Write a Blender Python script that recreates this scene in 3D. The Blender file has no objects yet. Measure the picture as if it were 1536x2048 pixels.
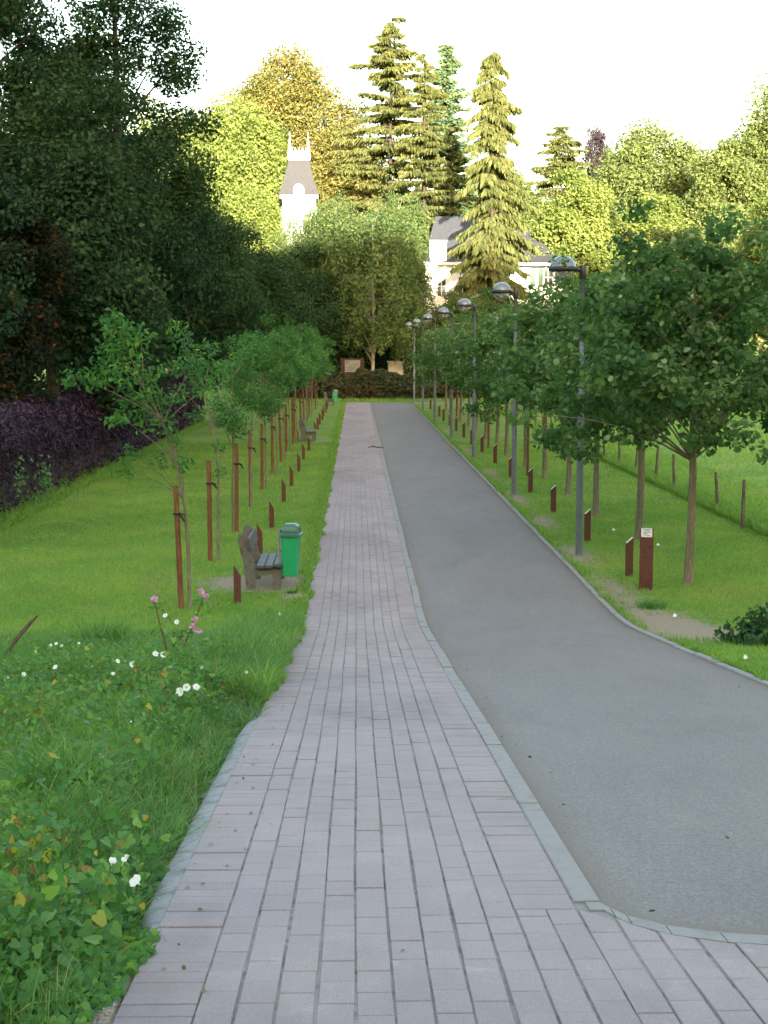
import bpy, math, random
import numpy as np
from mathutils import Vector, Matrix

R = math.radians
C = bpy.context.scene.collection
scene = bpy.context.scene

# ------------------------------------------------------------------ camera, light, exposure
SUN_EL, SUN_AZ = 6.0, -4.0          # low sun behind the viewer
cam_d = bpy.data.cameras.new('camera')
cam = bpy.data.objects.new('camera', cam_d)
C.objects.link(cam)
cam.location = (0, 0, 3.8)
PITCH = math.atan(331 / 3000.0)
YAW = math.atan(56 / 3000.0 * math.cos(PITCH))
cam.rotation_euler = (math.pi / 2 - PITCH, 0, -YAW)
cam_d.sensor_fit = 'VERTICAL'
cam_d.sensor_height = 36.0
cam_d.sensor_width = 27.0
cam_d.lens = 3000 / 2048 * 36.0
cam_d.clip_end = 3000
scene.camera = cam

world = bpy.data.worlds.new('World')
scene.world = world
world.use_nodes = True
wn = world.node_tree
bg = wn.nodes['Background']
sky = wn.nodes.new('ShaderNodeTexSky')
sky.sky_type = 'NISHITA'
sky.sun_disc = False
sky.sun_elevation = R(SUN_EL)
sky.sun_rotation = R(180 + SUN_AZ)
sky.air_density = 1.0
sky.dust_density = 3.0
sky.ozone_density = 0.6
wn.links.new(sky.outputs['Color'], bg.inputs['Color'])
bg.inputs['Strength'].default_value = 0.15

sun_d = bpy.data.lights.new('sun', 'SUN')
sun_d.energy = 3.6
sun_d.angle = R(0.6)
sun_d.color = (1.0, 0.91, 0.71)
sun = bpy.data.objects.new('sun', sun_d)
C.objects.link(sun)
_d = Vector((math.sin(R(SUN_AZ)) * math.cos(R(SUN_EL)), math.cos(R(SUN_AZ)) * math.cos(R(SUN_EL)), -math.sin(R(SUN_EL))))
sun.rotation_euler = _d.to_track_quat('-Z', 'Y').to_euler()
sun.location = (-40, -90, 60)

vs = scene.view_settings
scene.display_settings.display_device = 'sRGB'
vs.view_transform = 'Standard'
vs.look = 'None'
vs.exposure = 3.15
vs.gamma = 1.0
vs.use_curve_mapping = False
scene.cycles.max_bounces = 6
scene.cycles.diffuse_bounces = 3
scene.cycles.glossy_bounces = 2
scene.cycles.transmission_bounces = 4
scene.cycles.transparent_max_bounces = 4
scene.cycles.use_denoising = True
scene.cycles.caustics_reflective = False
scene.cycles.caustics_refractive = False

# ------------------------------------------------------------------ helpers
def smooth(t):
    t = np.clip(t, 0, 1)
    return t * t * (3 - 2 * t)

def ramp(Y):
    Y = np.asarray(Y, float)
    a = 2.25 - 0.111 * Y
    w = 0.05
    z = np.where(a > 0.6, a, w * np.log1p(np.exp(np.clip(a / w, -50, 50))))
    return np.minimum(z, 3.4)

def wob(X, Y, s=1.0, p=0.0):
    X = np.asarray(X, float) * s; Y = np.asarray(Y, float) * s
    return (np.sin(X * 1.7 + 1.3 * np.sin(Y * 0.9 + p) + p) + np.sin(Y * 2.1 + 1.1 * np.sin(X * 1.3 + 2 * p)) +
            0.6 * np.sin(X * 3.9 - Y * 3.1 + 3 * p) + 0.5 * np.sin(X * 5.3 + Y * 4.7 + p)) / 3.1

def ground(X, Y):
    X = np.asarray(X, float); Y = np.asarray(Y, float)
    f = 1 - 0.5 * smooth((-1.05 - X) / 4.5) - 0.45 * smooth((X - 5.0) / 9.0)
    z = ramp(Y) * f
    z = z - 0.12*np.exp(-((X + 0.96) / 0.22)**2) * smooth((Y - 5.0) / 0.6) * smooth((12.4 - Y) / 0.8)
    hill = 18 * smooth((-12 - Y) / 36.0) + 9 * smooth((-50 - Y) / 70.0)
    z = z + hill
    far = smooth((np.abs(X) - 8) / 20.0)
    z = z + 0.06 * wob(X, Y, 0.35) * far
    bank = 1.4 * smooth((X - 8.6) / 45.0)   # field beyond the wire fence rises gently
    z = z + np.where(X > 0, bank, 0) * smooth((Y - 12) / 10)
    return z

def in_path(X, Y):
    return (X > -0.74) & (X < 3.76) & (Y < 103.2) & (Y > -12)

class MB:
    def __init__(s):
        s.V = []; s.n = 0; s.F = {}; s.T = {}; s.M = {}
    def add(s, V, F, tint=0.5, mat=0):
        V = np.asarray(V, float).reshape(-1, 3)
        F = np.asarray(F, int)
        k = F.shape[1]
        s.V.append(V)
        s.F.setdefault(k, []).append(F + s.n)
        t = np.broadcast_to(np.asarray(tint, float), (len(F),))
        s.T.setdefault(k, []).append(t)
        s.M.setdefault(k, []).append(np.full(len(F), mat, int))
        s.n += len(V)
    def mixed(s, V, faces, tint=0.5, mat=0):
        base = s.n
        V = np.asarray(V, float).reshape(-1, 3)
        s.V.append(V); s.n += len(V)
        by = {}
        for f in faces: by.setdefault(len(f), []).append(f)
        for k, fs in by.items():
            s.F.setdefault(k, []).append(np.array(fs, int) + base)
            s.T.setdefault(k, []).append(np.full(len(fs), float(tint)))
            s.M.setdefault(k, []).append(np.full(len(fs), mat, int))
    def box(s, c, d, rz=0.0, tint=0.5, mat=0, bevel=0.0, rx=0.0, ry=0.0):
        x, y, z = [v / 2 for v in d]
        b = min(bevel, x * .9, y * .9, z * .9)
        if b <= 0:
            V = [(-x,-y,-z),(x,-y,-z),(x,y,-z),(-x,y,-z),(-x,-y,z),(x,-y,z),(x,y,z),(-x,y,z)]
            F = [(0,3,2,1),(4,5,6,7),(0,1,5,4),(1,2,6,5),(2,3,7,6),(3,0,4,7)]
        else:
            V = []
            for (zz, xi) in ((-z, b), (-z + b, 0), (z - b, 0), (z, b)):
                xx, yy = x - xi, y - xi
                e = b
                V += [(-xx+e,-yy,zz),(xx-e,-yy,zz),(xx,-yy+e,zz),(xx,yy-e,zz),(xx-e,yy,zz),(-xx+e,yy,zz),(-xx,yy-e,zz),(-xx,-yy+e,zz)]
            F = [tuple(range(7,-1,-1)), tuple(range(24,32))]
            for r in range(3):
                for i in range(8):
                    j = (i+1) % 8
                    F.append((r*8+i, r*8+j, r*8+8+j, r*8+8+i))
        M = Matrix.Rotation(rz,3,'Z') @ Matrix.Rotation(ry,3,'Y') @ Matrix.Rotation(rx,3,'X')
        V = np.array(V) @ np.array(M).T + np.array(c)
        s.mixed(V, F, tint, mat)
    def tube(s, pts, rad, sides=7, tint=0.5, mat=0, caps=True):
        pts = np.asarray(pts, float); n = len(pts)
        rad = np.broadcast_to(np.asarray(rad, float), (n,))
        d = np.gradient(pts, axis=0)
        d /= np.linalg.norm(d, axis=1)[:, None] + 1e-9
        ref = np.array([0, 0, 1.0]) if abs(d[:, 2].mean()) < 0.8 else np.array([1.0, 0, 0])
        u = np.cross(d, ref); u /= np.linalg.norm(u, axis=1)[:, None] + 1e-9
        v = np.cross(d, u)
        a = np.linspace(0, 2*math.pi, sides, endpoint=False)
        V = pts[:, None, :] + rad[:, None, None] * (np.cos(a)[None, :, None]*u[:, None, :] + np.sin(a)[None, :, None]*v[:, None, :])
        i = np.arange(n-1)[:, None]*sides; j = np.arange(sides)[None, :]; k = (np.arange(sides)[None, :]+1) % sides
        F = np.stack([i+j, i+k, i+sides+k, i+sides+j], -1).reshape(-1, 4)
        base = s.n
        s.add(V.reshape(-1, 3), F, tint, mat)
        if caps:
            for f in (tuple(range(sides)), tuple(range((n-1)*sides + sides-1, (n-1)*sides-1, -1))):
                s.F.setdefault(sides, []).append(np.array([f]) + base)
                s.T.setdefault(sides, []).append(np.array([tint]))
                s.M.setdefault(sides, []).append(np.array([mat]))
    def lathe(s, prof, c=(0,0,0), sides=24, tint=0.5, mat=0, close=True):
        prof = np.asarray(prof, float)
        a = np.linspace(0, 2*math.pi, sides, endpoint=False)
        V = np.stack([prof[:, 0][:, None]*np.cos(a), prof[:, 0][:, None]*np.sin(a), np.repeat(prof[:, 1][:, None], sides, 1)], -1) + np.array(c)
        n = len(prof)
        i = np.arange(n-1)[:, None]*sides; j = np.arange(sides)[None, :]; k = (np.arange(sides)[None, :]+1) % sides
        F = np.stack([i+j, i+k, i+sides+k, i+sides+j], -1).reshape(-1, 4)
        s.add(V.reshape(-1, 3), F, tint, mat)
    def prism(s, poly, y0, y1, tint=0.5, mat=0, axis='y'):
        """poly in (x,z), extruded along y from y0 to y1"""
        n = len(poly)
        V = [(p[0], y0, p[1]) for p in poly] + [(p[0], y1, p[1]) for p in poly]
        F = [tuple(range(n)), tuple(range(2*n-1, n-1, -1))] + [(i, n+i, n+(i+1) % n, (i+1) % n) for i in range(n)]
        s.mixed(V, F, tint, mat)
    def mesh(s, name, smooth_shade=False):
        me = bpy.data.meshes.new(name)
        V = np.concatenate(s.V)
        me.vertices.add(len(V)); me.vertices.foreach_set('co', V.astype(np.float32).ravel())
        loops = []; starts = []; tints = []; mats = []; off = 0
        for k in s.F:
            F = np.concatenate(s.F[k])
            loops.append(F.ravel()); starts.append(off + np.arange(len(F))*k); off += F.size
            tints.append(np.concatenate(s.T[k])); mats.append(np.concatenate(s.M[k]))
        loops = np.concatenate(loops).astype(np.int32); starts = np.concatenate(starts).astype(np.int32)
        me.loops.add(len(loops)); me.loops.foreach_set('vertex_index', loops)
        me.polygons.add(len(starts)); me.polygons.foreach_set('loop_start', starts)
        me.polygons.foreach_set('material_index', np.concatenate(mats).astype(np.int32))
        me.polygons.foreach_set('use_smooth', np.full(len(starts), smooth_shade))
        at = me.attributes.new('tint', 'FLOAT', 'FACE')
        at.data.foreach_set('value', np.concatenate(tints).astype(np.float32))
        me.update(calc_edges=True)
        return me
    def build(s, name, mat, parent=None, smooth_shade=False, loc=None):
        me = s.mesh(name, smooth_shade)
        for m in (mat if isinstance(mat, (list, tuple)) else [mat]): me.materials.append(m)
        o = bpy.data.objects.new(name, me)
        C.objects.link(o)
        if parent is not None: o.parent = parent
        if loc is not None: o.location = loc
        return o

def fix_normals(o):
    import bmesh
    bm = bmesh.new(); bm.from_mesh(o.data)
    bmesh.ops.recalc_face_normals(bm, faces=bm.faces[:])
    bm.to_mesh(o.data); bm.free()
    return o

def tag(o, label=None, cat=None, group=None, kind=None):
    if label: o['label'] = label
    if cat: o['category'] = cat
    if group: o['group'] = group
    if kind: o['kind'] = kind
    return o

def empty(name, loc, rz=0.0):
    o = bpy.data.objects.new(name, None)
    C.objects.link(o)
    o.location = loc; o.rotation_euler = (0, 0, rz)
    o.empty_display_size = 0.2
    return o

def copy_tree(o, parent=None):
    c = o.copy(); C.objects.link(c)
    if parent is not None: c.parent = parent
    for ch in list(o.children): copy_tree(ch, c)
    return c

ORD = ['first','second','third','fourth','fifth','sixth','seventh','eighth','ninth','tenth','eleventh','twelfth','thirteenth','fourteenth','fifteenth','sixteenth']

# ------------------------------------------------------------------ materials
def new_mat(name):
    m = bpy.data.materials.new(name); m.use_nodes = True
    nt = m.node_tree
    return m, nt, nt.nodes['Principled BSDF'], nt.nodes['Material Output']

def ramp_node(nt, stops):
    r = nt.nodes.new('ShaderNodeValToRGB')
    e = r.color_ramp.elements
    while len(e) < len(stops): e.new(0.5)
    for i, (p, c) in enumerate(stops):
        e[i].position = p; e[i].color = (*c, 1)
    return r

def noise(nt, scale, detail=4, rough=0.55, coord='Object', stretch=None):
    tc = nt.nodes.new('ShaderNodeTexCoord')
    n = nt.nodes.new('ShaderNodeTexNoise')
    n.inputs['Scale'].default_value = scale; n.inputs['Detail'].default_value = detail; n.inputs['Roughness'].default_value = rough
    if stretch:
        mp = nt.nodes.new('ShaderNodeMapping'); mp.inputs['Scale'].default_value = stretch
        nt.links.new(tc.outputs[coord], mp.inputs['Vector']); nt.links.new(mp.outputs['Vector'], n.inputs['Vector'])
    else:
        nt.links.new(tc.outputs[coord], n.inputs['Vector'])
    return n

def mix(nt, a, b, fac, mode='MIX'):
    m = nt.nodes.new('ShaderNodeMix'); m.data_type = 'RGBA'; m.blend_type = mode
    for sock, v in ((m.inputs[0], fac), (m.inputs[6], a), (m.inputs[7], b)):
        if isinstance(v, (int, float)): sock.default_value = v
        elif isinstance(v, tuple): sock.default_value = (*v, 1)
        else: nt.links.new(v, sock)
    return m.outputs[2]

def bump(nt, p, h, strength=0.3, dist=0.01):
    b = nt.nodes.new('ShaderNodeBump'); b.inputs['Strength'].default_value = strength; b.inputs['Distance'].default_value = dist
    nt.links.new(h, b.inputs['Height']); nt.links.new(b.outputs['Normal'], p.inputs['Normal'])

def leaf_mat(name, stops, transl=0.35, rough=0.6, spec=0.15):
    m, nt, p, out = new_mat(name)
    at = nt.nodes.new('ShaderNodeAttribute'); at.attribute_name = 'tint'
    r = ramp_node(nt, stops); nt.links.new(at.outputs['Fac'], r.inputs['Fac'])
    nt.links.new(r.outputs['Color'], p.inputs['Base Color'])
    p.inputs['Roughness'].default_value = rough; p.inputs['Specular IOR Level'].default_value = spec
    t = nt.nodes.new('ShaderNodeBsdfTranslucent')
    bright = mix(nt, r.outputs['Color'], (1.25, 1.35, 0.75), 1.0, 'MULTIPLY')
    nt.links.new(bright, t.inputs['Color'])
    mx = nt.nodes.new('ShaderNodeMixShader'); mx.inputs['Fac'].default_value = transl
    nt.links.new(p.outputs['BSDF'], mx.inputs[1]); nt.links.new(t.outputs['BSDF'], mx.inputs[2])
    nt.links.new(mx.outputs['Shader'], out.inputs['Surface'])
    return m

def noisy_mat(name, c1, c2, scale, rough=0.8, spec=0.3, bump_s=0.2, bump_d=0.01, stretch=None, detail=5, metallic=0.0, c3=None):
    m, nt, p, out = new_mat(name)
    n = noise(nt, scale, detail, 0.6, 'Object', stretch)
    stops = [(0.32, c1), (0.68, c2)] if c3 is None else [(0.3, c1), (0.5, c2), (0.7, c3)]
    r = ramp_node(nt, stops); nt.links.new(n.outputs['Fac'], r.inputs['Fac'])
    nt.links.new(r.outputs['Color'], p.inputs['Base Color'])
    p.inputs['Roughness'].default_value = rough; p.inputs['Specular IOR Level'].default_value = spec; p.inputs['Metallic'].default_value = metallic
    if bump_s: bump(nt, p, n.outputs['Fac'], bump_s, bump_d)
    return m

def plain(name, col, rough=0.5, spec=0.4, metallic=0.0, var=0.12):
    c1 = tuple(max(0, c*(1-var)) for c in col); c2 = tuple(min(1, c*(1+var)) for c in col)
    return noisy_mat(name, c1, c2, 9.0, rough, spec, 0.0, 0.01, metallic=metallic)

M = {}
M['bark'] = noisy_mat('bark', (.05,.038,.028), (.13,.10,.075), 6, 0.9, .15, .6, .03, (3,3,.6))
M['dark_bark'] = noisy_mat('dark_bark', (.03,.024,.018), (.075,.06,.045), 6, 0.9, .1, .5, .03, (3,3,.6))
M['young_bark'] = noisy_mat('young_bark', (.10,.085,.055), (.20,.17,.11), 9, 0.85, .2, .4, .01, (3,3,.6))
M['pale_bark'] = noisy_mat('pale_bark', (.10,.09,.08), (.42,.38,.33), 5, 0.8, .2, .3, .01, (1,1,3))
M['stake'] = noisy_mat('stake_wood', (.075,.031,.016), (.20,.082,.038), 8, .85, .2, .4, .01, (3,3,.5))
M['corten'] = noisy_mat('rusted_steel', (.045,.020,.014), (.105,.042,.027), 14, .85, .25, .3, .004, c3=(.07,.029,.02))
M['plaque'] = noisy_mat('plaque', (.45,.44,.40), (.70,.68,.62), 22, .4, .5, .05, .002)
M['plaque_ink'] = plain('plaque_ink', (.06,.06,.06), .6)
M['concrete'] = noisy_mat('concrete', (.15,.145,.135), (.33,.325,.31), 5, .92, .2, .5, .012, c3=(.26,.255,.245))
M['mossy_concrete'] = noisy_mat('mossy_concrete', (.055,.052,.042), (.135,.125,.105), 14, .92, .2, .5, .01, c3=(.09,.083,.066))
M['plank'] = noisy_mat('plank', (.040,.037,.040), (.085,.078,.084), 7, .55, .45, .3, .004, (12,.8,12))
M['bin_green'] = plain('bin_green', (.010,.27,.095), .42, .5, var=.06)
M['bin_lid'] = plain('bin_lid', (.035,.12,.085), .38, .5, var=.1)
M['galv'] = noisy_mat('galvanised', (.16,.17,.17), (.30,.31,.31), 12, .5, .5, .0, .01)
M['lamp_grey'] = noisy_mat('lamp_grey', (.085,.10,.11), (.12,.135,.145), 4, .45, .5, .0, .01)
M['black'] = plain('black', (.012,.013,.015), .45, .5)
M['rubber'] = plain('rubber', (.012,.012,.012), .75, .3)
M['dome'] = plain('dome', (.13,.16,.185), .25, .5, var=.05)
M['white'] = noisy_mat('white_render', (.80,.80,.80), (.88,.88,.88), 1.2, .85, .2, .05, .01)
M['slate'] = noisy_mat('slate', (.034,.036,.046), (.056,.057,.068), 5, .6, .4, .3, .02, (1,1,6))
M['tower_slate'] = noisy_mat('tower_slate', (.034,.034,.040), (.052,.052,.060), 5, .75, .15, .3, .02, (1,1,6))
M['old_panel'] = noisy_mat('old_panel', (.10,.105,.10), (.19,.195,.19), 6, .7, .2, .0, .01)
M['old_wall'] = noisy_mat('old_wall', (.24,.235,.22), (.40,.39,.37), 3, .9, .1, .1, .01)
M['zinc'] = noisy_mat('zinc', (.42,.43,.44), (.60,.60,.60), 4, .5, .4, .0, .01)
M['shutter'] = plain('shutter', (.06,.12,.085), .6)
M['pane'] = plain('pane', (.03,.035,.04), .08, .6)
M['brown_board'] = noisy_mat('brown_board', (.028,.016,.012), (.05,.026,.018), 5, .85, .2, .2, .01)
M['fence_wood'] = noisy_mat('fence_wood', (.05,.042,.032), (.16,.13,.10), 8, .9, .15, .5, .01, (3,3,.5))
M['wire'] = plain('wire', (.15,.15,.14), .5, .5, .6)
M['soil'] = noisy_mat('soil', (.035,.026,.016), (.10,.08,.05), 6, .95, .1, .6, .03)
M['flower_white'] = leaf_mat('flower_white', [(0,(.80,.80,.78)),(1,(.88,.87,.86))], .25, .6, .2)
M['flower_pink'] = leaf_mat('flower_pink', [(0,(.52,.20,.42)),(1,(.74,.42,.62))], .3, .6, .2)
M['red_stem'] = plain('red_stem', (.16,.045,.035), .6)
M['paper'] = plain('paper', (.75,.75,.72), .7)

def glass_mat():
    m, nt, p, out = new_mat('clear_bowl')
    tr = nt.nodes.new('ShaderNodeBsdfTransparent'); tr.inputs['Color'].default_value = (.78,.84,.81,1)
    p.inputs['Base Color'].default_value = (.35,.38,.36,1); p.inputs['Roughness'].default_value = .12
    lw = nt.nodes.new('ShaderNodeLayerWeight'); lw.inputs['Blend'].default_value = .35
    mr = nt.nodes.new('ShaderNodeMapRange'); mr.inputs['To Min'].default_value = .30; mr.inputs['To Max'].default_value = .75
    nt.links.new(lw.outputs['Facing'], mr.inputs['Value'])
    mx = nt.nodes.new('ShaderNodeMixShader'); nt.links.new(mr.outputs['Result'], mx.inputs['Fac'])
    nt.links.new(tr.outputs['BSDF'], mx.inputs[1]); nt.links.new(p.outputs['BSDF'], mx.inputs[2]); nt.links.new(mx.outputs['Shader'], out.inputs['Surface'])
    return m
M['bowl'] = glass_mat()

# leaves
LM = {
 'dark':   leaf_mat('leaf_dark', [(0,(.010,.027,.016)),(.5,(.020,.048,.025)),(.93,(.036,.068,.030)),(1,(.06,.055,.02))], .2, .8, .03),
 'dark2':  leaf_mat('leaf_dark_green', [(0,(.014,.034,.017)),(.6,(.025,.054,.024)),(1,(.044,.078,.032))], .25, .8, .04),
 'copper': leaf_mat('leaf_copper', [(0,(.010,.020,.012)),(.6,(.016,.026,.015)),(.86,(.05,.024,.010)),(1,(.13,.05,.016))], .25, .8, .04),
 'young':  leaf_mat('leaf_young', [(0,(.034,.100,.034)),(.5,(.055,.150,.042)),(1,(.12,.26,.05))], .42),
 'linden': leaf_mat('leaf_linden', [(0,(.044,.100,.038)),(.55,(.080,.160,.052)),(.88,(.125,.215,.062)),(.93,(.18,.25,.11)),(.985,(.27,.33,.18)),(1,(.30,.27,.06))], .45),
 'gold':   leaf_mat('leaf_gold', [(0,(.11,.12,.035)),(.5,(.165,.165,.050)),(1,(.235,.18,.065))], .4),
 'lime':   leaf_mat('leaf_lime', [(0,(.105,.15,.040)),(.5,(.17,.22,.058)),(1,(.25,.28,.085))], .42),
 'mid':    leaf_mat('leaf_mid', [(0,(.080,.115,.040)),(.5,(.13,.17,.055)),(1,(.19,.22,.075))], .4),
 'birch':  leaf_mat('leaf_birch', [(0,(.062,.105,.038)),(.5,(.10,.15,.052)),(1,(.155,.195,.07))], .4),
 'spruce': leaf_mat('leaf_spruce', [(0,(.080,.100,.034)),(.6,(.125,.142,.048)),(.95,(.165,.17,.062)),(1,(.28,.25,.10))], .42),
 'bluecon':leaf_mat('leaf_blue_conifer', [(0,(.085,.145,.080)),(.6,(.13,.20,.105)),(1,(.17,.23,.11))], .25),
 'purple': leaf_mat('leaf_purple', [(0,(.022,.014,.028)),(.55,(.050,.028,.055)),(.9,(.085,.045,.085)),(1,(.05,.09,.05))], .15),
 'plum':   leaf_mat('leaf_plum', [(0,(.022,.016,.024)),(1,(.045,.030,.042))], .2),
 'thicket':leaf_mat('leaf_thicket', [(0,(.022,.035,.018)),(.55,(.04,.055,.024)),(.75,(.07,.035,.025)),(1,(.09,.05,.03))], .2),
 'weed':   leaf_mat('leaf_weed', [(0,(.052,.15,.040)),(.6,(.105,.25,.056)),(.93,(.20,.34,.07)),(.965,(.42,.36,.05)),(1,(.24,.09,.035))], .4, .5, .25),
 'fern':   leaf_mat('leaf_fern', [(0,(.065,.14,.032)),(.6,(.135,.245,.046)),(.95,(.23,.32,.065)),(1,(.20,.10,.05))], .42),
 'grass':  leaf_mat('grass_blade', [(0,(.095,.210,.042)),(.5,(.165,.305,.052)),(.9,(.26,.37,.070)),(1,(.31,.27,.11))], .35, .6, .2),
 'tall':   leaf_mat('tall_grass_blade', [(0,(.052,.135,.034)),(.6,(.125,.27,.054)),(.93,(.24,.39,.085)),(1,(.38,.31,.13))], .35, .5, .3),
}

LM['shrub'] = leaf_mat('leaf_shrub', [(0,(.022,.055,.022)),(.6,(.045,.10,.032)),(1,(.09,.17,.05))], .35)
# ground: lawn soil with turf colour, bare earth where the 'dirt' attribute says so
def ground_mat():
    m, nt, p, out = new_mat('turf')
    n1 = noise(nt, 0.55, 5, .6); n2 = noise(nt, 9.0, 6, .7); n3 = noise(nt, 60, 3, .7)
    r1 = ramp_node(nt, [(.3,(.105,.215,.040)),(.5,(.160,.285,.048)),(.68,(.235,.305,.068))]); nt.links.new(n1.outputs['Fac'], r1.inputs['Fac'])
    r2 = ramp_node(nt, [(.35,(.55,.55,.5)),(.65,(1.25,1.2,1.1))]); nt.links.new(n2.outputs['Fac'], r2.inputs['Fac'])
    c = mix(nt, r1.outputs['Color'], r2.outputs['Color'], 1.0, 'MULTIPLY')
    n4 = noise(nt, 1.1, 6, .7, stretch=(1.0,.5,1))
    r4 = ramp_node(nt, [(.50,(0,0,0)),(.70,(.7,.7,.7))]); nt.links.new(n4.outputs['Fac'], r4.inputs['Fac'])
    c = mix(nt, c, (.19,.155,.085), r4.outputs['Color'])
    at = nt.nodes.new('ShaderNodeAttribute'); at.attribute_name = 'dirt'
    ad = nt.nodes.new('ShaderNodeMath'); ad.operation = 'MULTIPLY_ADD'
    nt.links.new(n2.outputs['Fac'], ad.inputs[0]); ad.inputs[1].default_value = 1.9; ad.inputs[2].default_value = -0.97
    s = nt.nodes.new('ShaderNodeMath'); s.operation = 'ADD'; nt.links.new(ad.outputs[0], s.inputs[0]); nt.links.new(at.outputs['Fac'], s.inputs[1])
    rd = ramp_node(nt, [(.38,(0,0,0)),(.62,(1,1,1))]); nt.links.new(s.outputs[0], rd.inputs['Fac'])
    rdc = ramp_node(nt, [(.3,(.20,.155,.10)),(.7,(.36,.30,.215))]); nt.links.new(n3.outputs['Fac'], rdc.inputs['Fac'])
    c = mix(nt, c, rdc.outputs['Color'], rd.outputs['Color'])
    nt.links.new(c, p.inputs['Base Color']); p.inputs['Roughness'].default_value = .95; p.inputs['Specular IOR Level'].default_value = .1
    bump(nt, p, n2.outputs['Fac'], .6, .05)
    return m
M['turf'] = ground_mat()

def asphalt_mat():
    m, nt, p, out = new_mat('asphalt')
    n1 = noise(nt, 0.35, 5, .6, stretch=(1,.35,1)); n2 = noise(nt, 160, 2, .8); n3 = noise(nt, 2.2, 6, .65, stretch=(1,.4,1)); n5 = noise(nt, 38, 3, .7)
    r1 = ramp_node(nt, [(.3,(.184,.164,.155)),(.7,(.206,.186,.177))]); nt.links.new(n1.outputs['Fac'], r1.inputs['Fac'])
    r2 = ramp_node(nt, [(.30,(.55,.55,.56)),(.5,(1,1,1)),(.72,(1.55,1.52,1.48))]); nt.links.new(n2.outputs['Fac'], r2.inputs['Fac'])
    r5 = ramp_node(nt, [(.3,(.8,.8,.8)),(.7,(1.18,1.17,1.15))]); nt.links.new(n5.outputs['Fac'], r5.inputs['Fac'])
    c = mix(nt, r1.outputs['Color'], r2.outputs['Color'], 1.0, 'MULTIPLY')
    c = mix(nt, c, r5.outputs['Color'], 1.0, 'MULTIPLY')
    r3 = ramp_node(nt, [(.60,(0,0,0)),(.78,(.5,.5,.5))]); nt.links.new(n3.outputs['Fac'], r3.inputs['Fac'])
    c = mix(nt, c, (.27,.235,.20), r3.outputs['Color'])
    n6 = noise(nt, 1.0, 7, .72, stretch=(1.6,.5,1)); r6 = ramp_node(nt, [(.30,(.88,.88,.89)),(.5,(1,1,1)),(.68,(1.06,1.055,1.05))]); nt.links.new(n6.outputs['Fac'], r6.inputs['Fac'])
    c = mix(nt, c, r6.outputs['Color'], 1.0, 'MULTIPLY')
    n7 = noise(nt, 7, 4, .7, stretch=(.6,1.8,1)); r7 = ramp_node(nt, [(.69,(0,0,0)),(.76,(.7,.7,.7))]); nt.links.new(n7.outputs['Fac'], r7.inputs['Fac'])
    c = mix(nt, c, (.33,.28,.22), r7.outputs['Color'])
    at = nt.nodes.new('ShaderNodeAttribute'); at.attribute_name = 'edge'
    em = nt.nodes.new('ShaderNodeMath'); em.operation = 'MULTIPLY'; nt.links.new(at.outputs['Fac'], em.inputs[0]); nt.links.new(n5.outputs['Fac'], em.inputs[1])
    c = mix(nt, c, (.17,.13,.085), em.outputs[0])
    nt.links.new(c, p.inputs['Base Color']); p.inputs['Roughness'].default_value = .88; p.inputs['Specular IOR Level'].default_value = .3
    bump(nt, p, n2.outputs['Fac'], .5, .006)
    return m
M['asphalt'] = asphalt_mat()

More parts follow.
